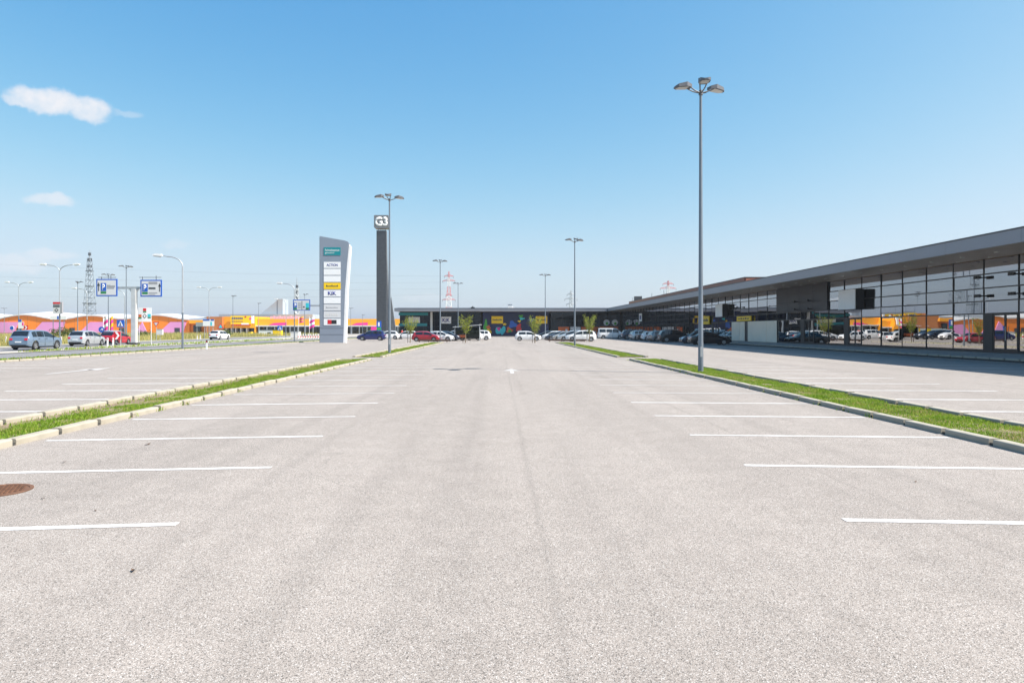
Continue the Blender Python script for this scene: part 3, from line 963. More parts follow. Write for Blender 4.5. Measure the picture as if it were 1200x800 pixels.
# kerb along the pavement
for k in range(0, 136):
    put('kerb_stone', kerb_me, pave_r, (27.12, 12 + k * 1.09, 0.092))
mb = MB().box(27.01, 27.165, 10, 158, -0.05, 0.09)
mb.build('kerb_footing', M['gap_shade_footing'], pave_r)


def box_sign(y0, label):
    t = thing('box_sign', label, 'sign', (GX - 0.055, y0, 3.37), group='projecting box signs on the right shop row')
    MB().box(-0.68, 0.0, 0, 2.67, 0, 1.6).build('housing', M['black'], t)
    MB().box(-0.75, -0.684, 0.0, 2.67, 0.0, 1.6).build('sign_face', M['white'], t)
    return t


box_sign(54.5, 'large blank pale box sign with black sides beside the charcoal wall')
box_sign(87.0, 'middle blank pale box sign with black sides above the black sedan')
bs = box_sign(136.0, 'farthest pale box sign with a blue logo near the inside corner')
MB().box(-0.765, -0.752, 0.6, 2.0, 0.4, 1.2).build('logo', M['navy'], bs)

# yellow shop signs hanging behind the glass
for (ya, yb, z0, z1, lab) in ((78.6, 83.2, 2.74, 3.3, 'yellow shop sign above the beige hoarding'), (94.2, 97.6, 2.45, 3.6, 'square yellow shop sign behind the black sedan')):
    t = thing('shop_sign', lab, 'sign', (GX - 0.2, ya, z0))
    MB().box(-0.06, 0.06, 0, yb - ya, 0, z1 - z0).build('panel', M['yellow'], t)
    for i in range(5):
        a = (yb - ya) * (0.12 + 0.16 * i)
        MB().box(-0.075, -0.062, a, a + (yb - ya) * 0.11, (z1 - z0) * 0.35, (z1 - z0) * (0.6 + 0.08 * (i % 2))).build('letter', M['signtext'], t)

# brick red hall behind the right row
t = thing('red_hall', 'brick red clad hall rising behind the right shop row', 'building', (58.5, 117, 0))
for i in range(13):
    MB().box(-16.5, -16.3, i * 8.0 + 0.02, i * 8.0 + 7.98, 6.9, 10.6).build('wall_panel', M['redhall'], t)
for i in range(5):
    MB().box(-16.3 + i * 6.0 + 0.02, -16.3 + i * 6 + 5.98, -0.2, 0.0, 6.9, 10.6).build('wall_panel', M['redhall'], t)
MB().box(-16.28, 14, 0.02, 104, 0.2, 10.5).build('hall_body', M['redhall'], t)
MB().box(-16.55, 14, -0.25, 104, 10.604, 10.72).build('roof_edge', M['charcoal'], t)
mb = MB().box(-15.6, -13.4, 98.5, 100.5, 10.5, 12.2)
mb.build('roof_vent', M['charcoal'], t)
for i in range(4):
    MB().tube([(-15.8 + i * 0.0, 60 + i * 14, 10.72), (-15.8, 60 + i * 14, 11.9)], 0.05, 6).build('roof_rail_post', M['charcoal'], t)


# ------------------------------------------------------------------ rear shopping hall
RY, RFY = Y_END, 158.2
GXR = GX
RX0 = -23.7
rear = thing('shopping_hall', 'dark glazed shop row closing the far end of the parking lot', 'building', (0, 0, 0))
mb = MB().prism([(RFY + 0.1, FZ0 + 0.06), (RY - 0.05, 6.02), (190, 6.02), (190, 7.0), (RY, 6.9), (RFY + 0.1, FZ1 - 0.03)], 'x', -24.2, 29.0)
mb.build('roof', M['charcoal'], rear)
for i in range(8):
    x0 = -24.3 + i * 6.175; x1 = x0 + 6.175 - 0.012
    MB().box(x0, x1, RFY, RFY + 0.09, FZ0, FZ1 - 0.07).build('fascia_panel', M['fascia'], rear)
    MB().box(x0, x1 + 0.012, RFY - 0.03, RFY + 0.3, FZ1 - 0.066, FZ1).build('roof_edge_trim', M['charcoal'], rear)
for i in range(18):
    x0 = -24.2 + i * BAY
    MB().prism([(RFY + 0.1, FZ0), (RY - 0.1, 5.96), (RY - 0.1, 5.99), (RFY + 0.1, FZ0 + 0.03)], 'x', x0 + 0.012, min(x0 + BAY, 25) - 0.012).build('soffit_panel', M['soffit'], rear)
MB().box(-24.3, -24.12, RFY + 0.1, 190, FZ0 + 0.05, FZ1 - 0.03).build('fascia_return', M['fascia'], rear)
rfront = put('shopfront', MB().box(RX0, GX, RY - 0.02, RY + 0.1, 0.13, 0.2).mesh('shopfront', [M['frame']]), rear)
rm_me = MB().box(-0.03, 0.03, -0.07, 0.08, 0.2, 5.95).mesh('mullion', [M['frame']])
rr_me = MB().box(0.033, BAY - 0.033, -0.05, 0.06, -0.028, 0.028).mesh('rail', [M['frame']])
rpane = {}
RR = [0.2, 2.4, 3.9, 5.95]
xs = [RX0 + BAY * i for i in range(24)]
MUR0, MUR1 = -3.9, 11.8
for i, x in enumerate(xs):
    if x > GX - 0.3:
        break
    inm = MUR0 - 0.3 < x < MUR1
    if not inm:
        put('mullion', rm_me, rfront, (x, RY, 0))
    if x > GX - BAY or (x + BAY > MUR0 + 0.3 and x < MUR1 - 0.3):
        continue
    for r in range(3):
        h = RR[r + 1] - RR[r]
        mname = 'glass_rear'
        if r > 0:
            put('rail', rr_me, rfront, (x, RY, RR[r]))
        if (r, mname) not in rpane:
            rpane[(r, mname)] = MB().box(0.033, BAY - 0.033, 0, 0.016, 0.03, h - 0.03).mesh('pane', [M[mname]])
        put('pane', rpane[(r, mname)], rfront, (x, RY + 0.01, RR[r]))
MB().box(RX0 + 0.2, 29.0, RY + 0.3, 188, 0.134, 0.15).build('shop_floor', M['infloor'], rear)
MB().box(RX0 + 0.2, 29.0, 188, 188.3, 0.14, 6.01).build('back_wall', M['inwall'], rear)
MB().box(RX0, RX0 + 0.2, RY + 0.1, 188.3, 0.14, 6.01).build('side_wall', M['charcoal'], rear)
# teal shop window bands at the left end
for (x0, x1, z0, z1) in ((-24.0, -17.0, 5.1, 5.75), (-24.0, -17.2, 2.55, 3.2)):
    MB().box(x0, x1, RY - 0.12, RY - 0.075, z0, z1).build('teal_band', M['teal'], rear)
MB().box(-16.4, -15.9, RY - 0.4, RY - 0.1, 0.15, 5.9).build('column', M['offwhite'], rear)
MB().box(-21.6, -18.9, RY - 0.2, RY - 0.125, 3.3, 4.7).build('window_banner', M['offwhite'], rear)
# posters along the foot of the glazing
for (x0, x1, z0, z1, mm) in ((14.1, 16.7, 0.5, 2.35, 'posterorange'), (17.0, 19.4, 0.5, 2.35, 'posterwhite'), (19.6, 23.7, 0.5, 2.35, 'posterorange'),
                             (23.9, 28.4, 0.5, 2.45, 'posterorange')):
    p = MB().box(x0, x1, RY - 0.12, RY - 0.075, z0, z1).build('window_poster', M[mm], rear)
    for i in range(3):
        w = (x1 - x0) / 3.4
        a = x0 + 0.15 + i * w
        zz = z0 + rng.uniform(0.2, 0.9)
        MB().box(a, a + w * rng.uniform(0.5, 0.85), RY - 0.135, RY - 0.122, zz, zz + rng.uniform(0.4, 0.8)).build('print', M[['posterwhite', 'posterorange', 'navy', 'signtext'][(i + len(mm)) % 4]] if mm == 'posterwhite' else M['posterwhite'], p)
for (xx, c) in ((25.6, 'signwhite'), (27.6, 'signwhite')):
    mb = MB().tube([(xx, RY - 0.16, 3.4), (xx, RY - 0.10, 3.4)], 0.72, 18)
    p = mb.build('round_sticker', M[c], rear)
    MB().tube([(xx + 0.1, RY - 0.18, 3.15), (xx + 0.1, RY - 0.165, 3.15)], 0.33, 12).build('print', M['green'], p)
# mural wall
mur = MB().box(MUR0, MUR1, RY - 0.12, RY + 0.15, 0.14, 5.94).build('mural_wall', M['mural'], rear)


def blob(cx, cz, rx, rz, m, seed, lobes=3, y=0.0):
    r_ = random.Random(seed); n = 22; ph = r_.uniform(0, 6)
    pts = [(cx + rx * (1 + 0.28 * sin(lobes * 2 * pi * k / n + ph)) * cos(2 * pi * k / n), cz + rz * (1 + 0.28 * sin(lobes * 2 * pi * k / n + ph)) * sin(2 * pi * k / n)) for k in range(n)]
    MB().prism(pts, 'y', RY - 0.135 - y, RY - 0.122 - y).build('painted_shape', M[m], mur)


for i, a in enumerate((( -3.2, 2.6, 0.5, 1.3, 'green', 3), (-2.6, 2.2, 0.5, 0.5, 'posterorange', 4), (-2.4, 1.3, 0.5, 0.6, 'yellow', 2), (-0.2, 1.5, 0.55, 1.1, 'cyan', 2),
                       (0.9, 1.5, 0.5, 1.1, 'cyan', 2), (-0.1, 1.9, 0.4, 0.4, 'magenta', 3), (2.4, 1.6, 0.75, 0.6, 'posterorange', 3), (2.5, 1.4, 0.4, 0.35, 'green', 3),
                       (1.3, 3.0, 0.4, 0.25, 'yellow', 5), (4.6, 2.2, 0.7, 0.9, 'signred', 4), (4.9, 1.2, 0.45, 0.4, 'offwhite', 3), (5.4, 4.3, 0.6, 0.3, 'cyan', 3),
                       (5.2, 4.9, 0.5, 0.3, 'green', 3), (4.8, 3.7, 0.35, 0.25, 'yellow', 3), (7.5, 3.2, 1.2, 0.35, 'charcoal', 4), (3.2, 2.9, 0.9, 0.8, 'signblue', 3), (7.6, 4.0, 0.8, 0.25, 'signblue', 2))):
    blob(*a[:5], 10 + i, a[5], 0.0 + 0.016 * i)
for (x0, lab) in ((-1.9, 'yellow shop sign with dark lettering on the left of the blue mural'), (9.0, 'yellow shop sign with dark lettering on the right of the blue mural')):
    t = thing('shop_sign', lab, 'sign', (x0 * 0.966, RY - 0.45, 3.15), group='yellow shop signs on the blue mural')
    MB().box(0, 2.75, -0.05, 0.12, 0, 1.75).build('panel', M['yellow'], t)
    for i in range(8):
        a = 0.25 + i * 0.29
        MB().box(a, a + 0.2, -0.07, -0.052, 0.72, 1.0 + 0.09 * (i % 3 == 0)).build('letter', M['signtext'], t)
t = thing('shop_sign', 'white shop sign with navy block letters left of the mural', 'sign', (-13.8, RY - 0.4, 3.15))
MB().box(0, 2.35, 0, 0.12, 0, 1.6).build('panel', M['signwhite'], t)
lettering('KiK', 0.95, M['navy'], t, (1.17, -0.004, 0.82), 1.8, bold=0.03)
# small things on the rear roof
t = thing('roof_unit', 'small white ventilation box on the rear shop roof', 'roof unit', (2.6, 163, 6.66))
MB().box(-0.5, 0.5, -0.5, 0.5, 0, 1.0).box(0.3, 1.0, -0.4, 0.4, 0, 0.6).build('housing', M['white'], t)
MB().box(-0.56, 0.56, -0.56, 0.56, 1.0, 1.06).build('lid', M['galv'], t)
t = thing('roof_unit', 'low dark box on the rear shop roof left of the white one', 'roof unit', (-6.2, 160, 6.66))
MB().box(-0.45, 0.45, -0.4, 0.4, 0, 0.3).build('housing', M['black'], t)
MB().tube([(0, 0, 0.3), (0, 0, 0.5)], 0.15, 10).build('vent_pipe', M['black'], t)


# ------------------------------------------------------------------ lamps
def lot_lamp_parts(t, H=11.05, dirs=(185, 20, 265)):
    MB().tube([(0, 0, 0), (0, 0, 0.03)], 0.2, 12).build('base_plate', M['galv'], t)
    mb = MB().tube([(0, 0, 0.03), (0, 0, 1.2), (0, 0, 1.25), (0, 0, H)], [0.105, 0.10, 0.095, 0.052], 14)
    mb.build('pole', M['pole'], t, 40)
    MB().box(-0.045, 0.045, -0.112, -0.09, 0.65, 1.05).build('access_door', M['galv'], t)
    MB().tube([(0, 0, H - 0.02), (0, 0, H + 0.16)], [0.085, 0.07], 10).build('pole_head', M['lampgrey'], t, 40)
    for d in dirs:
        a = R(d)
        c, s = cos(a), sin(a)
        P = lambda r, w, z: (c * r - s * w, s * r + c * w, H + z)
        mb = MB()
        for w in (-0.09, 0.09):
            mb.tube([P(0.03, w * 0.3, 0.06), P(0.28, w * 0.9, 0.13), P(0.5, w * 1.5, 0.26)], 0.026, 6)
        mb.build('arm', M['lampgrey'], t)
        # flat wedge-shaped head
        top = [P(0.40, -0.13, 0.36), P(0.62, -0.22, 0.42), P(0.95, -0.19, 0.34), P(1.08, -0.07, 0.27), P(1.08, 0.07, 0.27), P(0.95, 0.19, 0.34), P(0.62, 0.22, 0.42), P(0.40, 0.13, 0.36)]
        bot = [P(0.40, -0.13, 0.25), P(0.62, -0.22, 0.25), P(0.95, -0.19, 0.22), P(1.08, -0.07, 0.21), P(1.08, 0.07, 0.21), P(0.95, 0.19, 0.22), P(0.62, 0.22, 0.25), P(0.40, 0.13, 0.25)]
        mb = MB().add(top + bot, [tuple(range(8)), tuple(range(15, 7, -1))] + [(i, 8 + i, 8 + (i + 1) % 8, (i + 1) % 8) for i in range(8)])
        h = mb.build('lamp_head', M['lampgrey'], t)
        lens = [P(0.55, -0.17, 0.243), P(0.95, -0.14, 0.213), P(1.03, 0, 0.203), P(0.95, 0.14, 0.213), P(0.55, 0.17, 0.243)]
        MB().add(lens + [(x, y, z - 0.012) for x, y, z in lens], [tuple(range(5)), tuple(range(9, 4, -1))] + [(i, 5 + i, 5 + (i + 1) % 5, (i + 1) % 5) for i in range(5)]).build('lens', M['lamplens'], h)


first = thing('parking_lamp', 'tall grey three-headed lamp in the near strip right of the aisle', 'street lamp', (8.0, 27.1, 0.0), group='three-headed parking lamps')
lot_lamp_parts(first)
bpy.context.view_layer.update()
cm = child_map()
for (x, y, lab, rz) in ((-7.95, 49.5, 'grey three-headed lamp in front of the slender dark tower', 0.1), (8.1, 73.2, 'grey three-headed lamp on the right by the four rail-parked cars', 0.15),
                        (-8.25, 95.5, 'grey three-headed lamp rising behind the red hatchback', 0.2), (8.1, 120.0, 'grey three-headed lamp beside the right yellow sign on the mural', 0.1),
                        (-8.55, 142.0, 'farthest three-headed lamp left of the aisle, behind the cart shelter', 0.0)):
    o = copy_tree(first, cm)
    o.location = (x, y, 0); o.rotation_euler = (0, 0, rz); o['label'] = lab
for (p, top, lab) in ((148, 309, 'thin three-headed lamp between the two blue framed parking boards'), (127, 319, 'thin three-headed lamp behind the left blue framed parking board'),
                      (91, 328, 'thin three-headed lamp between the lattice mast and the red-topped board'), (273, 345, 'thin three-headed lamp at the left of the amber billboard'),
                      (303, 354, 'thin three-headed lamp at the right of the amber billboard'), (357, 343, 'thin three-headed lamp above the teal parking board'),
                      (411, 360, 'thin three-headed lamp just right of the tall grey sign pylon'), (425, 368, 'farthest three-headed lamp between the sign pylon and dark tower'),
                      (5, 360, 'thin three-headed lamp at the left edge of the picture')):
    D = min(9.9 * 800 / (386 - top), 262)
    o = copy_tree(first, cm)
    sc_ = ((386 - top) / 800 * D + CAM_H) / 11.7
    o.location = ((p - 585) / 800 * D, D, -0.03); o.rotation_euler = (0, 0, rng.uniform(0, 2)); o['label'] = lab
    o.scale = (min(1, 1), 1, sc_)


def road_lamp(p, D, ytop, sides, label, r0=0.09):
    x = (p - 585) / 800 * D
    Ht = CAM_H + (386 - ytop) / 800 * D
    t = thing('road_lamp', label, 'street lamp', (x, D, -0.04), group='curved-arm road lamps')
    hp = Ht - 1.0
    MB().tube([(0, 0, 0), (0, 0, hp * 0.45)], [r0, r0 * 0.9], 12).build('lower_pole', M['pole'], t, 40)
    MB().tube([(0, 0, hp * 0.45), (0, 0, hp)], [r0 * 0.72, r0 * 0.6], 12).build('upper_pole', M['galv'], t, 40)
    for s in sides:
        pts = []
        for i in range(9):
            u = i / 8
            pts.append((s * 1.35 * (1 - cos(u * pi / 2)) * 0.9, 0, hp + 0.85 * sin(u * pi / 2)))
        pts.append((s * 1.75, 0, hp + 0.93))
        MB().tube(pts, [r0 * 0.55] * 9 + [r0 * 0.45], 8).build('arm', M['galv'], t, 50)
        hx = s * 1.7
        poly = [(hx - 0.05 * s, -0.05), (hx + 0.1 * s, 0.10), (hx + 0.5 * s, 0.15), (hx + 0.78 * s, 0.08), (hx + 0.8 * s, -0.02), (hx + 0.1 * s, -0.08)]
        MB().prism([(a, b + hp + 0.95) for a, b in poly], 'y', -0.15, 0.15).build('lamp_head', M['white'], t)
        MB().prism([(hx + 0.15 * s, hp + 0.865), (hx + 0.75 * s, hp + 0.92), (hx + 0.72 * s, hp + 0.86), (hx + 0.2 * s, hp + 0.80)], 'y', -0.12, 0.12).build('lens', M['lamplens'], t)
    return t


road_lamp(214, 58, 298, (-1,), 'single curved-arm lamp on the grass line beside the left lot')
road_lamp(345, 96, 331, (-1,), 'single curved-arm lamp carrying the teal parking board')
road_lamp(335, 148, 350, (-1,), 'small single curved-arm lamp in front of the amber shops')
road_lamp(70, 86, 309, (-1, 1), 'double curved-arm lamp carrying the board with the red top stripe')
road_lamp(22, 122, 330, (-1, 1), 'double curved-arm lamp above the blue grey estate car')
road_lamp(245, 138, 336, (-1, 1), 'double curved-arm lamp behind the white hatchback on the road')
road_lamp(102, 112, 337, (-1,), 'thin single-arm lamp in front of the lattice mast')
road_lamp(146, 96, 338, (-1,), 'thin single-arm lamp left of the parking gantry post')


# ------------------------------------------------------------------ lattice masts and pylons
def lattice(mb, w0, w1, z0, z1, n, th, mats=(0,), cx=0, cy=0):
    zs = [z0 + (z1 - z0) * (1 - (1 - i / n) ** 1.25) for i in range(n + 1)]
    W = lambda z: (w0 + (w1 - w0) * (z - z0) / (z1 - z0)) / 2
    for i in range(n):
        a, b = zs[i], zs[i + 1]; wa, wb = W(a), W(b); mi = mats[i % len(mats)]
        ca = [(cx + sx * wa, cy + sy * wa, a) for sx, sy in ((-1, -1), (1, -1), (1, 1), (-1, 1))]
        cb = [(cx + sx * wb, cy + sy * wb, b) for sx, sy in ((-1, -1), (1, -1), (1, 1), (-1, 1))]
        for k in range(4):
            mb.bar(ca[k], cb[k], th, mi)
            mb.bar(ca[k], cb[(k + 1) % 4], th * 0.6, mi)
            mb.bar(ca[(k + 1) % 4], cb[k], th * 0.6, mi)
            mb.bar(cb[k], cb[(k + 1) % 4], th * 0.6, mi)


t = thing('lattice_mast', 'tall grey lattice radio mast behind the orange hall at the left', 'mast', ((105 - 585) / 800 * 750, 750, -0.06))
mb = MB(); lattice(mb, 11.0, 3.2, 0, 80, 13, 0.36); mb.build('mast_frame', M['pole'], t)
for z, w in ((30.5, 5.0), (49, 3.2), (66, 2.9)):
    MB().box(-w, w, -w, w, z - 0.3, z + 0.3).build('platform', M['charcoal'], t)
for z in (78.5, 71):
    for a in range(5):
        ang = a * 2 * pi / 5
        MB().tube([(2.0 * cos(ang), 2.0 * sin(ang), z - 1.3), (2.0 * cos(ang), 2.0 * sin(ang), z + 1.3)], 0.55, 6).build('antenna', M['charcoal'], t)
MB().tube([(0, 0, 80), (0, 0, 89)], [0.7, 0.3], 6).build('top_pole', M['galv'], t)
MB().tube([(0, 0, 83), (0, 0, 86)], 1.5, 8).build('antenna', M['charcoal'], t)
t = thing('lattice_mast', 'slim grey mast above the teal parking board', 'mast', ((348 - 585) / 800 * 700, 700, -0.06))
mb = MB(); lattice(mb, 5.0, 2.0, 0, 44, 10, 0.35); mb.build('mast_frame', M['galv'], t)
for z in (34, 40, 46):
    MB().tube([(0, 0, z - 1.3), (0, 0, z + 1.3)], 1.4, 8).build('antenna', M['charcoal'], t)
MB().tube([(0, 0, 44), (0, 0, 55)], [0.6, 0.25], 6).build('top_pole', M['galv'], t)


def pylon(p, D, H, arms, label, red, w0=9.0):
    t = thing('power_pylon', label, 'pylon', ((p - 585) / 800 * D, D, -0.06), group='distant power pylons')
    mb = MB(); lattice(mb, w0, 1.2, 0, H, 12, 0.24, (0, 0, 1, 1) if red else (0,))
    mb.build('tower_frame', [M['steelwhite'], M['steelred']] if red else M['galv'], t)
    for z, L in arms:
        m2 = MB()
        for s in (-1, 1):
            m2.bar((0, -0.6, z), (s * L, 0, z), 0.4).bar((0, 0.6, z), (s * L, 0, z), 0.4).bar((0, 0, z + 2.4), (s * L, 0, z), 0.35)
            for q in (0.3, 0.6):
                m2.bar((s * L * q, 0, z), (s * L * q, 0, z + 2.4 * (1 - q)), 0.25)
        m2.build('cross_arm', M['steelred'] if red else M['galv'], t)
        for s in (-1, 1):
            MB().tube([(s * L, 0, z), (s * L, 0, z - 2.6)], 0.22, 5).build('insulator', M['charcoal'], t)
    return t


pylon(526, 900, 78, ((72, 6.0), (66, 8.0), (41, 8.5), (47, 4.0)), 'red and white banded power pylon behind the left end of the rear shops', True, 11)
pylon(669, 900, 53, ((48, 5.0), (42, 8.0), (35, 6.0)), 'small grey power pylon behind the rear shop row', False, 7)
pylon(783, 900, 66, ((62, 7.0), (56, 10.5)), 'red and white pylon top above the brick red hall roof', True, 10)


def wire(a, b, sag, label):
    a, b = Vector(a), Vector(b)
    pts = []
    for i in range(25):
        u = i / 24
        p = a.lerp(b, u); p.z -= sag * 4 * u * (1 - u)
        pts.append(p)
    o = MB().tube(pts, 0.05, 4).build('power_line', M['charcoal'])
    return tag(o, label, 'power line', 'power lines across the sky')


for i, (za, zb, da) in enumerate(((96, 64, 0), (80, 56, 8), (66, 48, -8), (118, 72, 0))):
    wire((-1150, 760 + da, za), ((526 - 585) / 800 * 900 + da * 0.9, 900, zb), 14, ['second highest', 'third highest', 'lowest', 'highest'][i] + ' of the faint power lines over the orange hall')


# ------------------------------------------------------------------ the orange shopping centre across the road
OD = 280.0
W = lambda p: (p - 585) / 800 * OD
HZ = lambda y: CAM_H + (386 - y) / 800 * OD
oc = thing('orange_hall', 'long orange and pink hall with wavy white roof at the left', 'building', (0, 0, 0))


def wave(p):
    return 371.0 - 2.3 * cos((p - 28) / 78.0 * 2 * pi) - 0.5 * sin(p * 0.05)


pxs = list(range(-330, 226, 6))
top_o = [(W(p), HZ(wave(p) + 1.2)) for p in pxs]
poly = [(W(pxs[0]), 0.0)] + top_o + [(W(pxs[-1]), 0.0)]
MB().prism(poly[::-1], 'y', OD, OD + 2).build('wall', M['orange'], oc)
rt = [(x, z) for x, z in top_o]
poly = [(x, z + 0.002) for x, z in rt] + [(W(p), HZ(wave(p) - 2.2 - 1.2 * sin((p - 10) / 41.0))) for p in reversed(pxs)]
# roof: wavy white membrane with depth
n = len(pxs)
vs = []
for dy, up in ((-0.5, 0.02), (-0.5, 0.55), (16, 1.5), (40, 0.8)):
    for i, p in enumerate(pxs):
        vs.append((W(p), OD + dy, rt[i][1] + up + (0.5 * sin((p - 10) / 17.0) if dy > 10 else 0)))
fs = [(r * n + i, r * n + i + 1, (r + 1) * n + i + 1, (r + 1) * n + i) for r in range(3) for i in range(n - 1)]
MB().add(vs, fs).build('roof', M['roofwhite'], oc, 40)
for p0, p1, sl_l, sl_r in ((-250, -170, 10, 8), (-150, -95, 12, 8), (-70, 17, 10, -9), (38, 72, 12, -8), (93, 126, 13, -6), (159, 173, 8, 6), (186, 215, 14, -6)):
    z0, z1 = 0.3, HZ(377.2)
    q = [(W(p0 - sl_l * 0.0), z0), (W(p1), z0), (W(p1 - (sl_r if sl_r > 0 else 0) + (0 if sl_r > 0 else -sl_r * 0.6)), z1), (W(p0 + sl_l), z1)]
    MB().prism(q, 'y', OD - 0.35, OD - 0.02).build('pink_panel', M['pink'], oc)
for p in range(-320, 222, 11):
    MB().box(W(p), W(p) + 0.12, OD - 0.012, OD - 0.002, 0.1, HZ(wave(p) + 1.6)).build('cladding_joint', M['rust'], oc)
for p in (-40, 20, 82, 140, 205):
    MB().box(W(p), W(p) + 2.2, OD - 0.4, OD - 0.36, 0, 2.4).build('door', M['charcoal'], oc)
# low part and the entrance with the billboard
ent = thing('orange_entrance', 'rust and amber entrance block with billboard right of the wavy hall', 'building', (0, 0, 0))
MB().box(W(222), W(247), OD + 1, OD + 20, 0, HZ(375.5)).build('low_wall', M['orange'], ent)
MB().box(W(223), W(240), OD - 1.0, OD + 0.98, HZ(379), HZ(375)).build('canopy_band', M['amber'], ent)
MB().box(W(227), W(235), OD - 0.4, OD + 0.9, HZ(389), HZ(381)).build('entrance_glass', M['carglass'], ent)
MB().box(W(247), W(265), OD - 4, OD + 20, 0, HZ(371.2)).build('rust_wall', M['rust'], ent)
MB().box(W(265) + 0.02, W(301), OD - 2, OD + 20, HZ(384.3), HZ(371)).build('amber_wall', M['amber'], ent)
MB().box(W(265) + 0.02, W(301), OD + 1, OD + 20, 0, HZ(384.3) - 0.01).build('shop_glass', M['carglass'], ent)
for p in (266, 272, 277, 283, 290, 299.5):
    MB().box(W(p), W(p) + 0.45, OD - 1.5, OD + 0.9, 0, HZ(384.3) - 0.012).build('pillar', M['offwhite' if p < 299 else 'amber'], ent)
bb = thing('billboard', 'large amber billboard with dark lettering over the entrance', 'billboard', (W(274), OD - 3.4, HZ(381.5)))
MB().box(0, W(298) - W(274), 0, 0.8, 0, HZ(370.2) - HZ(381.5)).build('panel', M['yellow'], bb)
bw, bh = W(298) - W(274), HZ(370.2) - HZ(381.5)
MB().box(bw, bw + 0.9, 0, 0.8, 0.9, bh).build('side_panel', M['signwhite'], bb)
for i in range(6):
    MB().box(0.5 + i * 0.78, 1.05 + i * 0.78, -0.05, -0.002, bh * 0.66, bh * 0.83).build('letter', M['navy'], bb)
    MB().box(0.5 + i * 0.78, 1.02 + i * 0.78, -0.05, -0.002, bh * 0.36, bh * 0.50).build('letter', M['rust'], bb)
MB().box(0.2, bw - 0.1, -0.05, -0.002, 0.05, bh * 0.13).build('red_stripe', M['signred'], bb)
MB().box(bw * 0.52, bw * 0.88, -0.08, -0.052, bh * 0.10, bh * 0.25).build('white_strip', M['signwhite'], bb)
MB().tube([(bw * 0.72, -0.06, bh * 0.9), (bw * 0.72, -0.01, bh * 0.9)], 0.35, 10).build('red_dot', M['signred'], bb)
MB().tube([(bw * 0.95, -0.06, bh * 0.72), (bw * 0.95, -0.01, bh * 0.72)], 0.45, 10).build('magenta_dot', M['magenta'], bb)

sh = thing('amber_shop_row', 'low amber shop row with dark glazing behind the sign pylon', 'building', (0, 0, 0))
MB().box(W(301), W(480), OD, OD + 25, HZ(381.2), HZ(373.6)).build('amber_band', M['amber'], sh)
MB().box(W(301), W(480), OD - 1.5, OD + 25, HZ(382.6), HZ(381.2) - 0.01).build('white_ledge', M['roofwhite'], sh)
MB().box(W(301), W(480), OD + 3, OD + 25, 0, HZ(382.6) - 0.01).build('shop_glass', M['carglass'], sh)
for p in range(304, 480, 9):
    MB().box(W(p), W(p) + 0.4, OD - 0.8, OD - 0.4, -0.05, HZ(382.6) - 0.012).build('pillar', M['galv'], sh)
for (p0, p1) in ((315, 336), (412, 431)):
    q = [(W(p0), HZ(380.9)), (W(p1), HZ(380.9)), (W(p1), HZ(377.8)), (W(p0 + 6), HZ(378.5))]
    MB().prism(q, 'y', OD - 0.2, OD - 0.02).build('magenta_sign', M['magenta'], sh)
MB().box(W(436), W(442), OD - 2.5, OD - 0.5, 0, HZ(383)).build('magenta_portal', M['magenta'], sh)
MB().box(W(226), W(346), OD + 26, OD + 60, 0, HZ(366.5)).build('rear_roof', M['roofgrey'], sh)
for i in range(11):
    p = 305 + i * 3.4
    o = MB().box(W(p), W(p + 2.3), OD + 12, OD + 12.4, HZ(373.6), HZ(370.2 - 0.6 * (i % 2))).build('roof_letter', M['purple'], sh)
t = thing('stair_tower', 'pale grey wedge-shaped tower rising behind the amber billboard', 'tower', (W(298), OD + 30, 0))
MB().prism([(-12.5, 0), (0, 0), (0, 15.3), (-12.5, 5)], 'y', 0, 8).build('grey_wedge', M['roofgrey'], t)
MB().box(0.01, 2.2, -0.2, 8, 0, 15.6).build('white_edge', M['roofgrey'], t)


# ------------------------------------------------------------------ sign pylon and tower
t = thing('sign_pylon', 'tall grey slanted-top sign pylon with shop name panels', 'sign pylon', ((388.5 - 585) / 800 * 89, 89.3, 0))
u = 89 / 800.0
PX = lambda p: (p - 388.5) * u
PZ = lambda y: CAM_H + (386 - y) * u
poly = [(PX(375), 0.0), (PX(402.3), 0.0), (PX(404.5), PZ(340)), (PX(406.8), PZ(310)), (PX(408.8), PZ(289)), (PX(408.9), PZ(284.6)), (PX(407.6), PZ(283.2)), (PX(404), PZ(282)), (PX(375), PZ(276.8))]
MB().prism(poly, 'y', -0.4, 0.4).build('body', M['pylon'], t)
edge = [(PX(402.3) + 0.012, 0.0), (PX(402.3) + 0.32, 0.0), (PX(404.5) + 0.32, PZ(340)), (PX(406.8) + 0.30, PZ(310)), (PX(408.8) + 0.22, PZ(289)), (PX(408.9) + 0.03, PZ(286.5)),
        (PX(408.8) + 0.012, PZ(289)), (PX(406.8) + 0.012, PZ(310)), (PX(404.5) + 0.012, PZ(340))]
MB().prism(edge, 'y', -0.36, 0.42).build('white_edge', M['white'], t)  # white colour stands in for sunlight on the pylon's right side
MB().box(PX(375) - 0.05, PX(375) - 0.005, -0.35, 0.35, 0, PZ(277.5)).build('dark_edge', M['charcoal'], t)
x0, x1 = PX(379.7), PX(399.4)
xm = (x0 + x1) / 2
rows = [(290, 299.2, 'teal'), (307, 314.2, 'signwhite'), (315.1, 322.3, 'signwhite'), (323.2, 330.4, 'signwhite'), (331.4, 338.8, 'yellow'), (339.8, 347.4, 'signwhite'),
        (348.3, 355.6, 'signwhite'), (356.5, 363.9, 'signgrey'), (364.8, 372.4, 'signgrey'), (373.4, 381, 'signwhite')]
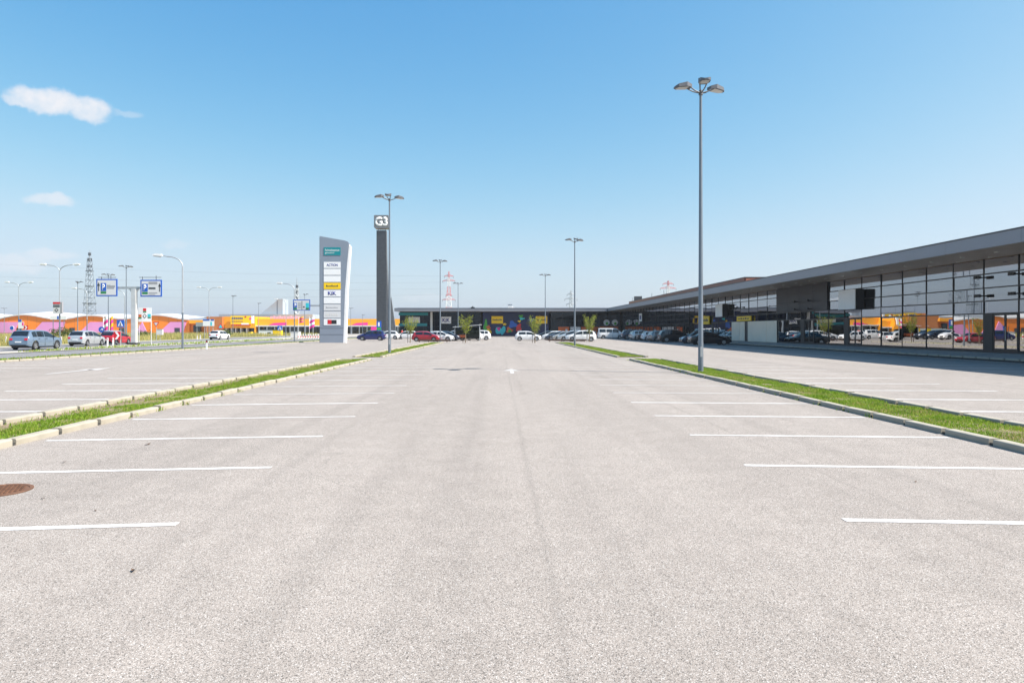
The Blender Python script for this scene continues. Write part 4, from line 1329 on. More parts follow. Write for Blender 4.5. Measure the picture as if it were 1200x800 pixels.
for i, (ya, yb, mm) in enumerate(rows):
    p = MB().box(x0, x1, -0.44, -0.41, PZ(yb), PZ(ya)).build('name_panel', M[mm], t)
    zc = (PZ(ya) + PZ(yb)) / 2
    if i == 0:
        lettering('Fachmarktzentrum', 0.30, M['signwhite'], p, (xm, -0.442, zc + 0.16), 1.85)
        lettering('gerasdorf', 0.24, M['signwhite'], p, (xm - 0.32, -0.442, zc - 0.22), 1.2)
    if i == 1:
        lettering('ACTION', 0.34, M['navy'], p, (xm, -0.442, zc), 1.45, bold=0.02)
    if i == 4:
        for k in range(9):
            MB().box(x0 + 0.32 + k * 0.175, x0 + 0.44 + k * 0.175, -0.452, -0.441, zc - 0.10, zc + (0.13 if k in (0, 4, 8) else 0.04)).build('letter', M['signtext'], p)
    if i == 5:
        lettering('KiK', 0.5, M['navy'], p, (xm, -0.442, zc), 1.1, bold=0.03)
    if i == 7:
        for k in range(9):
            MB().box(x0 + 0.3 + k * 0.175, x0 + 0.41 + k * 0.175, -0.452, -0.441, zc - 0.08, zc + (0.08 if k == 0 else 0.02)).build('letter', M['midtext'], p)
    if i == 8:
        for k in range(7):
            MB().box(x0 + 0.3 + k * 0.23, x0 + 0.42 + k * 0.23, -0.452, -0.441, zc - 0.16, zc + 0.14).build('letter', M['offwhite'], p)
    if i == 9:
        MB().box(xm - 0.6, xm - 0.1, -0.452, -0.441, zc - 0.28, zc + 0.28).build('red_logo', M['signred'], p)
        MB().box(xm - 0.09, xm + 0.58, -0.452, -0.441, zc - 0.26, zc + 0.26).build('black_logo', M['black'], p)
for zz in (PZ(384.5), PZ(392)):
    MB().box(PX(375.3), PX(402.5), -0.408, -0.402, zz - 0.02, zz + 0.02).build('panel_joint', M['charcoal'], t)

TD = 200.0
u2 = TD / 800.0
t = thing('sign_tower', 'slender dark mesh tower topped by a square lettered box', 'tower', ((447.5 - 585) * u2, TD, 0))
QX = lambda p: (p - 447.5) * u2
QZ = lambda y: CAM_H + (386 - y) * u2
poly = [(QX(441.8), 0), (QX(459.5), 0), (QX(457.0), QZ(375)), (QX(455.6), QZ(355)), (QX(454.6), QZ(330)), (QX(453.6), QZ(300)), (QX(453.2), QZ(270.5)), (QX(441.8), QZ(270.5))]
MB().prism(poly, 'y', -0.85, 0.85).build('shaft', M['tower'], t)
for k in range(26):
    zz = 0.5 + k * 0.78
    xr = float(np.interp(zz, [0, QZ(375), QZ(355), QZ(330), QZ(300), QZ(270.5)], [QX(459.5), QX(457), QX(455.6), QX(454.6), QX(453.6), QX(453.2)]))
    MB().box(QX(441.8) - 0.015, xr + 0.015, -0.875, -0.855, zz, zz + 0.03).build('mesh_rib', M['towerbox'], t)
for k in range(9):
    xx = QX(441.8) + 0.05 + k * 0.33
    MB().box(xx, xx + 0.06, -0.92, -0.877, 0.1, QZ(270.5)).build('mesh_rib', M['charcoal'], t)
for k in range(4):
    xx = QX(441.8) + 0.45 + k * 0.65
    MB().tube([(xx, 0, QZ(270.5)), (xx, 0, QZ(268.5))], 0.07, 6).build('strut', M['charcoal'], t)
fin = [(QX(457.2), QZ(385)), (QX(464.2), QZ(388)), (QX(461.2), QZ(368)), (QX(458.4), QZ(348)), (QX(457.4), QZ(362))]
MB().prism(fin, 'y', -0.5, 0.5).build('fin', M['tower'], t)
MB().prism([(QX(457.2), 0), (QX(465), 0), (QX(464.2), QZ(388) - 0.01), (QX(457.2), QZ(385) - 0.01)], 'y', -0.5, 0.5).build('fin_foot', M['towerbox'], t)
sb = [(QX(439.2), QZ(253.5)), (QX(439.2), QZ(267)), (QX(440.6), QZ(268.5)), (QX(454.6), QZ(268.5)), (QX(456), QZ(267)), (QX(456), QZ(253.5)), (QX(455.4), QZ(253)), (QX(439.8), QZ(253))]
bx = MB().prism(sb[::-1], 'y', -1.35, 1.35).build('sign_box', M['towerbox'], t)
lettering('G3', QZ(255) - QZ(266), M['signwhite'], bx, (QX(447.6), -1.352, QZ(260.5)), QX(455.2) - QX(440.2), bold=0.045, extrude=0.05)
t = thing('info_sign', 'teal and green information board in front of the dark tower', 'sign', ((444 - 585) / 800 * 120, 120, 0))
MB().tube([(0, 0, 0), (0, 0, 1.6)], 0.06, 6).build('post', M['galv'], t)
MB().box(-0.42, 0.42, -0.05, 0.05, 1.6, 3.2).build('board', M['signblue'], t)
MB().box(-0.36, 0.36, -0.062, -0.052, 1.66, 2.1).build('green_field', M['green'], t)
MB().box(-0.15, 0.15, -0.062, -0.052, 2.3, 3.0).build('pictogram', M['signwhite'], t)


# ------------------------------------------------------------------ traffic signs on the left
def post(t, x, z1, r=0.035, m='galv', z0=0.0):
    MB().tube([(x, 0.06, z0), (x, 0.06, z1)], r, 8).build('post', M[m], t)


def arrow_up(mb, x, z, h, y, w=0.06):
    mb.box(x - w / 2, x + w / 2, y - 0.01, y, z, z + h * 0.62)
    mb.prism([(x - w * 1.7, z + h * 0.6), (x + w * 1.7, z + h * 0.6), (x, z + h)], 'y', y - 0.01, y)


def parking_board(t, x0, z0, w, h, left, y=-0.28):
    b = MB().box(x0, x0 + w, y, y + 0.08, z0, z0 + h).build('board', M['signblue'], t)
    f = 0.07 * w / 1.2
    MB().box(x0 + f, x0 + w - f, y - 0.012, y - 0.002, z0 + f, z0 + h - f).build('board_face', M['signgrey'], b)
    px0 = x0 + (0.22 if left else 0.09) * w
    yy = y - 0.014
    MB().box(px0, px0 + 0.26 * w, yy - 0.01, yy, z0 + 0.30 * h, z0 + 0.76 * h).build('parking_symbol', M['signblue'], b)
    lettering('P', 0.34 * h, M['signwhite'], b, (px0 + 0.13 * w, yy - 0.012, z0 + 0.53 * h), 0.13 * w, bold=0.02)
    MB().box(px0, px0 + 0.26 * w, yy - 0.01, yy, z0 + 0.15 * h, z0 + 0.27 * h).build('green_field', M['signgreen'], b)
    mb = MB(); arrow_up(mb, x0 + (0.12 if left else 0.90) * w, z0 + 0.3 * h, 0.5 * h, yy, 0.09)
    mb.build('arrow', M['signtext'], b)
    tx0 = px0 + 0.30 * w
    tx1 = x0 + (0.92 if left else 0.82) * w
    for k, (zz, hh, mm, fr) in enumerate(((0.53, 0.09, 'midtext', 0.95), (0.44, 0.06, 'midtext', 0.85), (0.62, 0.03, 'midtext', 0.4)) if left else ((0.74, 0.14, 'midtext', 0.95), (0.45, 0.10, 'signtext', 0.75), (0.2, 0.05, 'midtext', 0.95), (0.12, 0.03, 'midtext', 0.7))):
        MB().box(tx0, tx0 + (tx1 - tx0) * fr, yy - 0.01, yy, z0 + zz * h, z0 + (zz + hh) * h).build('text_line', M[mm], b)
    return b


GD = 77.0
ug = GD / 800
t = thing('parking_gantry', 'T-shaped gantry with two blue framed parking boards by the road', 'gantry sign', ((157 - 585) * ug, GD, 0.0))
gx = lambda p: (p - 157) * ug
gz = lambda y: CAM_H + (386 - y) * ug
MB().box(-0.24, 0.24, -0.2, 0.2, 0, gz(338.5)).build('column', M['galv_pale'], t)
MB().box(0.245, 0.32, -0.16, 0.16, 0, gz(340)).build('column_rib', M['offwhite'], t)
MB().box(gx(139) - 0.3, gx(166) + 0.3, -0.12, 0.12, gz(338.4), gz(336)).build('cross_beam', M['galv'], t)
MB().prism([(-0.55, gz(338.5)), (0.6, gz(338.5)), (0.26, gz(342.5)), (-0.26, gz(342.5))], 'y', -0.1, 0.1).build('gusset', M['galv'], t)
MB().box(-0.5, 0.5, -0.4, 0.4, -0.02, 0.25).build('footing', M['charcoal'], t)
parking_board(t, gx(114.5), gz(347.2), gx(139) - gx(114.5), gz(327) - gz(347.2), True)
parking_board(t, gx(166), gz(347.8), gx(191) - gx(166), gz(328) - gz(347.8), False)
for p0, p1 in ((115, 136), (163, 189)):
    mb = MB().bar((gx(p0), 0, gz(325)), (gx(p1), 0, gz(325)), 0.04).bar((gx(p0 + 4), 0, gz(328)), (gx(p0 + 4), 0, gz(324.2)), 0.05).bar((gx(p1 - 6), 0, gz(328)), (gx(p1 - 6), 0, gz(323)), 0.05)
    mb.build('bird_wire', M['charcoal'], t)
D2 = 96.0; u3 = D2 / 800
t = thing('parking_gantry', 'gantry with blue and teal parking board left of the pylon', 'gantry sign', ((386 - 585) * u3, D2, 0.0))
hx = lambda p: (p - 386) * u3
hz = lambda y: CAM_H + (386 - y) * u3
MB().box(-0.2, 0.2, -0.2, 0.2, 0, hz(357.2)).build('column', M['galv_pale'], t)
MB().box(hx(363), 0.6, -0.1, 0.1, hz(359), hz(357.2)).build('cross_beam', M['galv'], t)
b = MB().box(hx(344), hx(364), -0.26, -0.18, hz(363.8), hz(351)).build('board', M['signblue'], t)
MB().box(hx(345), hx(363), -0.272, -0.262, hz(363), hz(352)).build('board_face', M['signgrey'], b)
MB().box(hx(345), hx(348.6), -0.284, -0.274, hz(360.5), hz(355)).build('parking_symbol', M['signblue'], b)
lettering('P', 0.45, M['signwhite'], b, (hx(346.8), -0.286, hz(357.8)), 0.28, bold=0.02)
MB().box(hx(345), hx(348.6), -0.284, -0.274, hz(362.6), hz(360.7)).build('green_field', M['signgreen'], b)
MB().box(hx(359), hx(362.8), -0.284, -0.274, hz(360.5), hz(355)).build('teal_symbol', M['cyan'], b)
MB().box(hx(359), hx(362.8), -0.284, -0.274, hz(362.6), hz(360.7)).build('green_field', M['signgreen'], b)
for k in range(3):
    MB().box(hx(350), hx(353.4), -0.284, -0.274, hz(356 + 2.4 * k), hz(355 + 2.4 * k)).build('text_line', M['midtext'], b)
MB().box(hx(354.2), hx(354.8), -0.284, -0.274, hz(362.6), hz(352.6)).build('divider', M['signtext'], b)
MB().box(hx(356), hx(357.6), -0.284, -0.274, hz(360.5), hz(358.8)).build('arrow', M['signtext'], b)


def on_post(p, D, label, name='traffic_sign', cat='sign'):
    return thing(name, label, cat, ((p - 585) / 800 * D, D, 0.0))


def square_cross(p, D, yc, s, label):
    t = on_post(p, D, label)
    z = CAM_H + (386 - yc) / 800 * D
    post(t, 0, z + s / 2)
    b = MB().box(-s / 2, s / 2, -0.03, 0.0, z - s / 2, z + s / 2).build('board', M['signblue'], t)
    MB().prism([(-s * 0.36, z - s * 0.34), (s * 0.36, z - s * 0.34), (0, z + s * 0.36)], 'y', -0.042, -0.032).build('white_triangle', M['signwhite'], b)
    mb = MB().box(-s * 0.06, s * 0.06, -0.054, -0.044, z - s * 0.12, z + s * 0.12)
    mb.prism([(-s * 0.16, z - s * 0.3), (-s * 0.06, z - s * 0.3), (s * 0.05, z - s * 0.12), (-s * 0.05, z - s * 0.12)], 'y', -0.054, -0.044)
    mb.prism([(s * 0.16, z - s * 0.3), (s * 0.08, z - s * 0.3), (-s * 0.02, z - s * 0.125), (s * 0.06, z - s * 0.125)], 'y', -0.068, -0.056)
    mb.build('walking_figure', M['signtext'], b)
    return t


square_cross(141.3, 75.5, 379, 0.82, 'blue pedestrian crossing sign between the red car and the gantry')
square_cross(328, 140, 384.4, 0.95, 'blue pedestrian crossing sign in front of the amber shops')
t = on_post(169.8, 78, 'white board with three coloured place symbols right of the gantry')
zz = lambda y: CAM_H + (386 - y) / 800 * 78
hw = 7.6 / 800 * 78
for x in (-hw + 0.03, hw - 0.05):
    post(t, x, zz(377) + 0.1, 0.05, 'galv_pale')
b = MB().box(-hw, hw, -0.05, 0.0, zz(377), zz(360.3)).build('board', M['signwhite'], t)
for (cx, cy, c) in ((0, 362.8, 'signred'), (-5.5, 370, 'posterorange'), (5.4, 369.5, 'cyan')):
    cx = cx / 800 * 78
    MB().box(cx - 0.18, cx + 0.18, -0.062, -0.052, zz(cy + 1.6), zz(cy - 1.6)).build('place_symbol', M[c], b)
    MB().box(cx - 0.18, cx + 0.18, -0.062, -0.052, zz(cy + 3.3), zz(cy + 1.9)).build('green_field', M['signgreen'], b)
cz = zz(370.3)
MB().prism([(0, cz - 0.28), (0.24, cz), (0, cz + 0.28), (-0.24, cz)], 'y', -0.062, -0.052).build('arrow_diamond', M['signtext'], b)
MB().prism([(0, cz - 0.17), (0.14, cz), (0, cz + 0.17), (-0.14, cz)], 'y', -0.072, -0.063).build('diamond_centre', M['signwhite'], b)
# board with the red stripe on the double lamp
t = thing('direction_board', 'grey board with red top stripe and arrow diamond on a lamp post', 'sign', ((70 - 585) / 800 * 86, 85.75, 0))
zz = lambda y: CAM_H + (386 - y) / 800 * 86
b = MB().box(-0.62, 0.28, -0.12, -0.04, zz(367.8), zz(354)).build('board', M['signgrey'], t)
MB().box(0.28, 0.52, -0.12, 0.15, zz(367.8), zz(354)).build('board_side', M['midtext'], t)
MB().box(-0.62, 0.28, -0.132, -0.122, zz(356.2), zz(354)).build('red_stripe', M['signred'], b)
for k in range(2):
    MB().box(-0.58, 0.24, -0.132, -0.122, zz(358.3 + 1.7 * k), zz(357.1 + 1.7 * k)).build('text_line', M['signtext'], b)
cz = zz(363.4)
MB().prism([(-0.17, cz - 0.26), (0.1, cz), (-0.17, cz + 0.26), (-0.44, cz)], 'y', -0.132, -0.122).build('arrow_diamond', M['signtext'], b)
MB().prism([(-0.17, cz - 0.13), (-0.04, cz), (-0.17, cz + 0.13), (-0.30, cz)], 'y', -0.142, -0.133).build('diamond_centre', M['signgrey'], b)
for z_ in (zz(356), zz(366)):
    MB().box(-0.1, 0.1, -0.04, 0.15, z_ - 0.04, z_ + 0.04).build('clamp', M['galv'], t)


def give_way(p, D, yc, s, label, down):
    t = on_post(p, D, label)
    z = CAM_H + (386 - yc) / 800 * D
    post(t, 0, z + s * 0.4)
    tri = [(-s / 2, -s * 0.4), (s / 2, -s * 0.4), (0, s * 0.45)]
    if down:
        tri = [(x, -zz_) for x, zz_ in tri]
    b = MB().prism([(x, z + q) for x, q in tri], 'y', -0.03, 0).build('board', M['signred'], t)
    MB().prism([(x * 0.6, z + q * 0.6 + (0.02 if down else -0.03)) for x, q in tri], 'y', -0.042, -0.032).build('board_face', M['cyan'] if not down else M['signgrey'], b)
    return t


give_way(183, 92, 380, 0.85, 'small inverted triangle give way sign right of the white board', True)
give_way(258.5, 100, 382, 1.0, 'red edged warning triangle in front of the white hatchback', False)
# chevron
t = on_post(137.5, 74.5, 'red board with white chevron beside the red car', 'chevron_board')
zz = lambda y: CAM_H + (386 - y) / 800 * 74.5
b = MB().box(-0.36, 0.36, -0.05, 0, zz(398), zz(388.3)).build('board', M['signred'], t)
z0, z1 = zz(398) + 0.04, zz(388.3) - 0.04
zm = (z0 + z1) / 2
MB().prism([(-0.25, z0), (-0.02, z0), (0.27, zm), (-0.02, z1), (-0.25, z1), (0.04, zm)], 'y', -0.062, -0.052).build('white_chevron', M['signwhite'], b)
for x in (-0.3, 0.3):
    post(t, x, z0 + 0.1, 0.03)
t = on_post(119, 80, 'round blue arrow sign above the red car')
zc = CAM_H
post(t, 0, zc + 0.1)
b = MB().tube([(0, 0.0, zc + 0.0), (0, -0.04, zc + 0.0)], 0.34, 20).build('disc', M['signblue'], t)
MB().prism([(-0.15, zc - 0.14), (0.1, zc + 0.0), (0.18, zc - 0.16), (0.2, zc + 0.12), (-0.05, zc + 0.12), (0.02, zc + 0.06)], 'y', -0.055, -0.042).build('white_arrow', M['signwhite'], b)
t = on_post(187.5, 100, 'plain white box on a post in the dry grass', 'cabinet', 'cabinet')
post(t, 0, 0.9)
MB().box(-0.42, 0.42, -0.15, 0.15, 0.95, 1.75).build('box', M['offwhite'], t)
MB().box(-0.45, 0.45, -0.18, 0.18, 1.75, 1.8).build('lid', M['galv'], t)
t = on_post(244.5, 128, 'white board with blue header on two posts behind the white hatchback')
zz = lambda y: CAM_H + (386 - y) / 800 * 128
for x in (-0.8, 0.8):
    post(t, x, zz(382) + 0.2, 0.05)
b = MB().box(-1.05, 1.05, -0.05, 0, zz(382), zz(374)).build('board', M['signwhite'], t)
MB().box(-1.05, 0.2, -0.062, -0.052, zz(375.8), zz(374)).build('blue_header', M['signblue'], b)
MB().box(0.4, 1.05, -0.062, -0.052, zz(375.8), zz(374)).build('blue_header', M['signblue'], b)
MB().box(0.35, 0.65, -0.062, -0.052, zz(381.5), zz(377)).build('cyan_symbol', M['cyan'], b)
t = on_post(236, 150, 'grey board seen from behind left of the blue headed board')
for x in (-1.0, 1.0):
    post(t, x, 2.9, 0.05)
MB().box(-1.2, 1.2, -0.05, 0, 2.4, 3.3).build('board', M['galv'], t)
MB().box(-1.2, 1.2, 0.002, 0.05, 2.8, 2.9).build('stiffener', M['galv_pale'], t)
t = on_post(68.5, 150, 'long white board on posts behind the red striped board')
for x in (-1.2, 1.2):
    post(t, x, 4.0, 0.08, 'pole')
MB().box(-1.8, 1.8, -0.06, 0, 3.9, 4.75).build('board', M['signwhite'], t)
MB().box(-0.25, 0.1, -0.072, -0.062, 3.95, 4.7).build('blue_stripe', M['signblue'], t)
t = on_post(25, 115, 'white round-cornered sign with blue header by the left lamp')
post(t, 0, 3.4, 0.05)
MB().box(-0.5, 0.45, -0.05, 0, 1.9, 3.0).build('board', M['signwhite'], t)
MB().box(-0.5, 0.05, -0.062, -0.05, 3.0, 3.4).build('blue_header', M['signblue'], t)
MB().box(0.15, 0.45, -0.062, -0.052, 2.4, 2.9).build('magenta_symbol', M['magenta'], t)
t = on_post(30.5, 112, 'small red board with white chevron at the far left', 'chevron_board')
post(t, 0, 1.9, 0.04)
MB().box(-0.35, 0.35, -0.05, 0, 1.7, 2.4).build('board', M['signred'], t)
MB().prism([(-0.25, 1.75), (-0.02, 1.75), (0.27, 2.05), (-0.02, 2.35), (-0.25, 2.35), (0.04, 2.05)], 'y', -0.062, -0.052).build('white_chevron', M['signwhite'], t)
t = on_post(14, 100, 'round blue sign with white arrow above the estate car')
post(t, 0, 1.9, 0.04)
b = MB().tube([(0, 0.0, 1.95), (0, -0.04, 1.95)], 0.33, 20).build('disc', M['signwhite'], t)
MB().tube([(0, -0.045, 1.95), (0, -0.055, 1.95)], 0.27, 20).build('blue_disc', M['signblue'], t)


# marker posts along the road
def marker(p, D, h, label, cap=True):
    t = thing('marker_post', label, 'marker post', ((p - 585) / 800 * D, D, 0.0), group='white marker posts by the road')
    MB().prism([(-0.07, -0.045), (0.07, -0.045), (0.05, 0.05), (-0.05, 0.05)], 'z', 0, h * 0.74).build('post', M['white'], t)
    MB().prism([(-0.07, -0.045), (0.07, -0.045), (0.05, 0.05), (-0.05, 0.05)], 'z', h * 0.742, h * 0.93).build('black_band', M['black'] if cap else M['white'], t)
    MB().prism([(-0.07, -0.045), (0.07, -0.045), (0.05, 0.05), (-0.05, 0.05)], 'z', h * 0.932, h).build('cap', M['black'] if cap else M['white'], t)
    MB().box(-0.03, 0.03, -0.056, -0.047, h * 0.77, h * 0.9).build('reflector', M['signred'], t)


marker(242.3, 60, 0.78, 'white marker post with black top right of the single road lamp')
marker(126.2, 69, 0.9, 'left of two white bollards before the red car', False)
marker(132.6, 69.5, 0.9, 'right of two white bollards before the red car', False)
marker(231.2, 118, 0.75, 'left of two white posts left of the white hatchback', False)
marker(234.8, 118.5, 0.8, 'right of two white posts left of the white hatchback', False)
marker(71.8, 80, 0.9, 'white bollard just left of the silver minivan', False)
marker(7.0, 84, 0.9, 'white bollard left of the blue grey estate car', False)


# ------------------------------------------------------------------ flags and bollards by the orange centre
def flag(p, D, ytop, ybot, w, label, c1, c2):
    t = thing('flag', label, 'flag', ((p - 585) / 800 * D, D, 0.0), group='banner flags at the orange centre')
    zt = CAM_H + (386 - ytop) / 800 * D; zb = CAM_H + (386 - ybot) / 800 * D
    MB().tube([(0, 0, 0), (0, 0, zt + 0.25)], 0.05, 6).build('pole', M['white'], t)
    n = 6
    for k, c in enumerate((c1, c2, c1, c2)):
        mb = MB(); vs = []; fs = []
        za0, za1 = zb + (zt - zb) * k / 4, zb + (zt - zb) * (k + 1) / 4
        for j in (0, 1):
            for i in range(n + 1):
                x = w * i / n
                slant = (zt - zb) * 0.22 * (i / n)
                z = (za0, za1)[j] + slant - (zt - zb) * 0.11
                vs.append((0.06 + x, 0.12 * sin(i * 1.2 + j * 0.4), z))
        fs = [(i, i + 1, n + 2 + i, n + 1 + i) for i in range(n)]
        mb.add(vs, fs)
        mb.add([(x, y + 0.02, z) for x, y, z in vs], [f[::-1] for f in fs])
        mb.build('stripe', M[c], t)


flag(121, 150, 371.5, 387, 1.1, 'left magenta and white striped banner above the red car', 'magenta', 'signwhite')
flag(128.3, 156, 371.5, 388, 0.7, 'right narrow magenta banner above the red car', 'magenta', 'amber')
flag(362.5, 190, 372, 384, 1.35, 'magenta and white banner just left of the sign pylon', 'magenta', 'signwhite')
flag(350, 195, 371.5, 378, 1.3, 'small magenta banner below the teal parking board', 'magenta', 'amber')
for i in range(9):
    p = 349.5 + i * 2.9
    t = thing('bollard', ['leftmost', 'second', 'third', 'fourth', 'fifth', 'sixth', 'seventh', 'eighth', 'rightmost'][i] + ' bollard of the row left of the sign pylon', 'bollard', ((p - 585) / 800 * 125, 125, 0), group='bollards left of the sign pylon')
    MB().tube([(0, 0, 0), (0, 0, 0.8), (0, 0, 0.95)], [0.09, 0.09, 0.05], 8).build('post', M['offwhite'], t)
    MB().tube([(0, 0, 0.3), (0, 0, 0.55)], 0.096, 8).build('red_band', M['signred'], t)
for i, (p, D, w, h, c, lab) in enumerate(((316, 200, 2.9, 1.5, 'signwhite', 'white container with logo before the amber shops'), (325.5, 196, 1.2, 1.6, 'yellow', 'yellow container right of the white one'),
                                          (293.5, 205, 0.5, 1.1, 'yellow', 'small yellow bin before the billboard entrance'), (346.5, 130, 0.75, 1.3, 'offwhite', 'pale cabinet under the teal parking board'))):
    t = thing('container', lab, 'container', ((p - 585) / 800 * D, D, -0.05))
    MB().box(-w, w, -0.8, 0.8, 0.15, h).build('body', M[c], t)
    MB().box(-w * 1.03, w * 1.03, -0.85, 0.85, h + 0.005, h + 0.12).build('lid', M['galv' if c != 'yellow' else 'charcoal'], t)
    MB().box(-w * 0.9, w * 0.9, -0.7, 0.7, 0.0, 0.148).build('base', M['charcoal'], t)
    if c == 'signwhite':
        MB().box(-0.4, 0.6, -0.82, -0.802, 0.6, 1.0).build('logo', M['signtext'], t)


# ------------------------------------------------------------------ cars
def fix(me, smooth=None):
    bm = bmesh.new(); bm.from_mesh(me)
    bmesh.ops.recalc_face_normals(bm, faces=bm.faces)
    bm.to_mesh(me); bm.free()
    if smooth:
        me.shade_smooth(); me.set_sharp_from_angle(angle=R(smooth))
    return me


def lathe_y(profile, seg=24):
    """profile: (radius, y) -> closed ring of revolution about the y axis"""
    n = len(profile); vs = []; fs = []
    for k in range(seg):
        a = 2 * pi * k / seg
        vs += [(r * cos(a), y, r * sin(a)) for r, y in profile]
    for k in range(seg):
        k2 = (k + 1) % seg
        for i in range(n - 1):
            fs.append((k * n + i, k * n + i + 1, k2 * n + i + 1, k2 * n + i))
    return MB().add(vs, fs)


def wheel_meshes(r):
    ty = lathe_y([(r * 0.66, -0.10), (r * 0.93, -0.105), (r, -0.075), (r, 0.075), (r * 0.93, 0.105), (r * 0.66, 0.10), (r * 0.64, 0.0), (r * 0.66, -0.10)]).mesh('tyre', [M['rubber']])
    rm = lathe_y([(r * 0.655, 0.09), (r * 0.60, 0.095), (r * 0.57, 0.04), (r * 0.57, -0.08), (r * 0.655, -0.09)])
    for k in range(5):
        a = 2 * pi * k / 5
        c, s = cos(a), sin(a)
        pts = [(0.05, -0.05), (r * 0.6, -0.045), (r * 0.6, 0.045), (0.05, 0.05)]
        q = [(c * u_ - s * v_, s * u_ + c * v_) for u_, v_ in pts]
        rm.prism(q, 'y', 0.045, 0.085)
    rm.tube([(0, 0.04, 0), (0, 0.095, 0)], r * 0.2, 12)
    rm.tube([(0, -0.02, 0), (0, 0.0, 0)], r * 0.56, 16)
    return fix(ty, 40), fix(rm.mesh('rim', [M['alloy']]), 40)


KINDS = {
    'hatch': dict(L=4.0, W=1.74, r=0.31, rw=0.68, fw=3.22, zb=0.22, belt=[(0, .90), (1.0, .93), (4.0, .88)],
                  top=[(0, .58), (.05, .93), (.14, 1.0), (.42, 1.36), (.75, 1.45), (1.5, 1.485), (2.05, 1.46), (2.45, 1.39), (3.12, 1.0), (3.6, .88), (3.86, .74), (4.0, .52)],
                  win=[(.55, 1.62), (1.70, 2.95)], ws=(2.46, 3.08), rwd=(.17, .45)),
    'suv': dict(L=4.58, W=1.88, r=0.36, rw=0.85, fw=3.68, zb=0.28, belt=[(0, 1.03), (1.2, 1.05), (4.6, 1.0)],
                top=[(0, .66), (.05, 1.04), (.12, 1.12), (.40, 1.56), (.75, 1.66), (1.7, 1.69), (2.3, 1.665), (2.72, 1.58), (3.45, 1.13), (4.1, 1.02), (4.42, .88), (4.58, .6)],
                win=[(.55, 1.05), (1.12, 2.0), (2.08, 3.25)], ws=(2.74, 3.40), rwd=(.16, .44)),
    'mpv': dict(L=4.4, W=1.8, r=0.32, rw=0.78, fw=3.52, zb=0.22, belt=[(0, .98), (1.2, 1.0), (4.4, .92)],
                top=[(0, .60), (.05, .98), (.12, 1.06), (.38, 1.48), (.75, 1.57), (1.6, 1.61), (2.2, 1.58), (2.6, 1.49), (3.5, 1.04), (4.0, .90), (4.26, .76), (4.4, .54)],
                win=[(.50, 1.0), (1.08, 1.92), (2.0, 3.2)], ws=(2.62, 3.42), rwd=(.15, .42)),
    'sedan': dict(L=4.55, W=1.78, r=0.32, rw=0.88, fw=3.65, zb=0.22, belt=[(0, .92), (1.0, .95), (4.55, .88)],
                  top=[(0, .60), (.05, .88), (.15, .97), (.62, 1.02), (1.25, 1.36), (1.7, 1.43), (2.2, 1.43), (2.6, 1.36), (3.35, 1.0), (4.1, .86), (4.4, .72), (4.55, .5)],
                  win=[(1.05, 1.95), (2.03, 3.1)], ws=(2.62, 3.30), rwd=(.70, 1.22)),
    'van': dict(L=4.9, W=1.92, r=0.34, rw=0.95, fw=3.95, zb=0.26, belt=[(0, 1.12), (3.0, 1.12), (4.9, 1.02)],
                top=[(0, .7), (.04, 1.15), (.10, 1.88), (.3, 1.95), (3.0, 1.96), (3.45, 1.9), (4.25, 1.22), (4.65, 1.02), (4.82, .85), (4.9, .6)],
                win=[(.25, 1.4), (1.5, 2.55), (2.65, 3.75)], ws=(3.48, 4.2), rwd=(.045, .10)),
}
CARS = {}


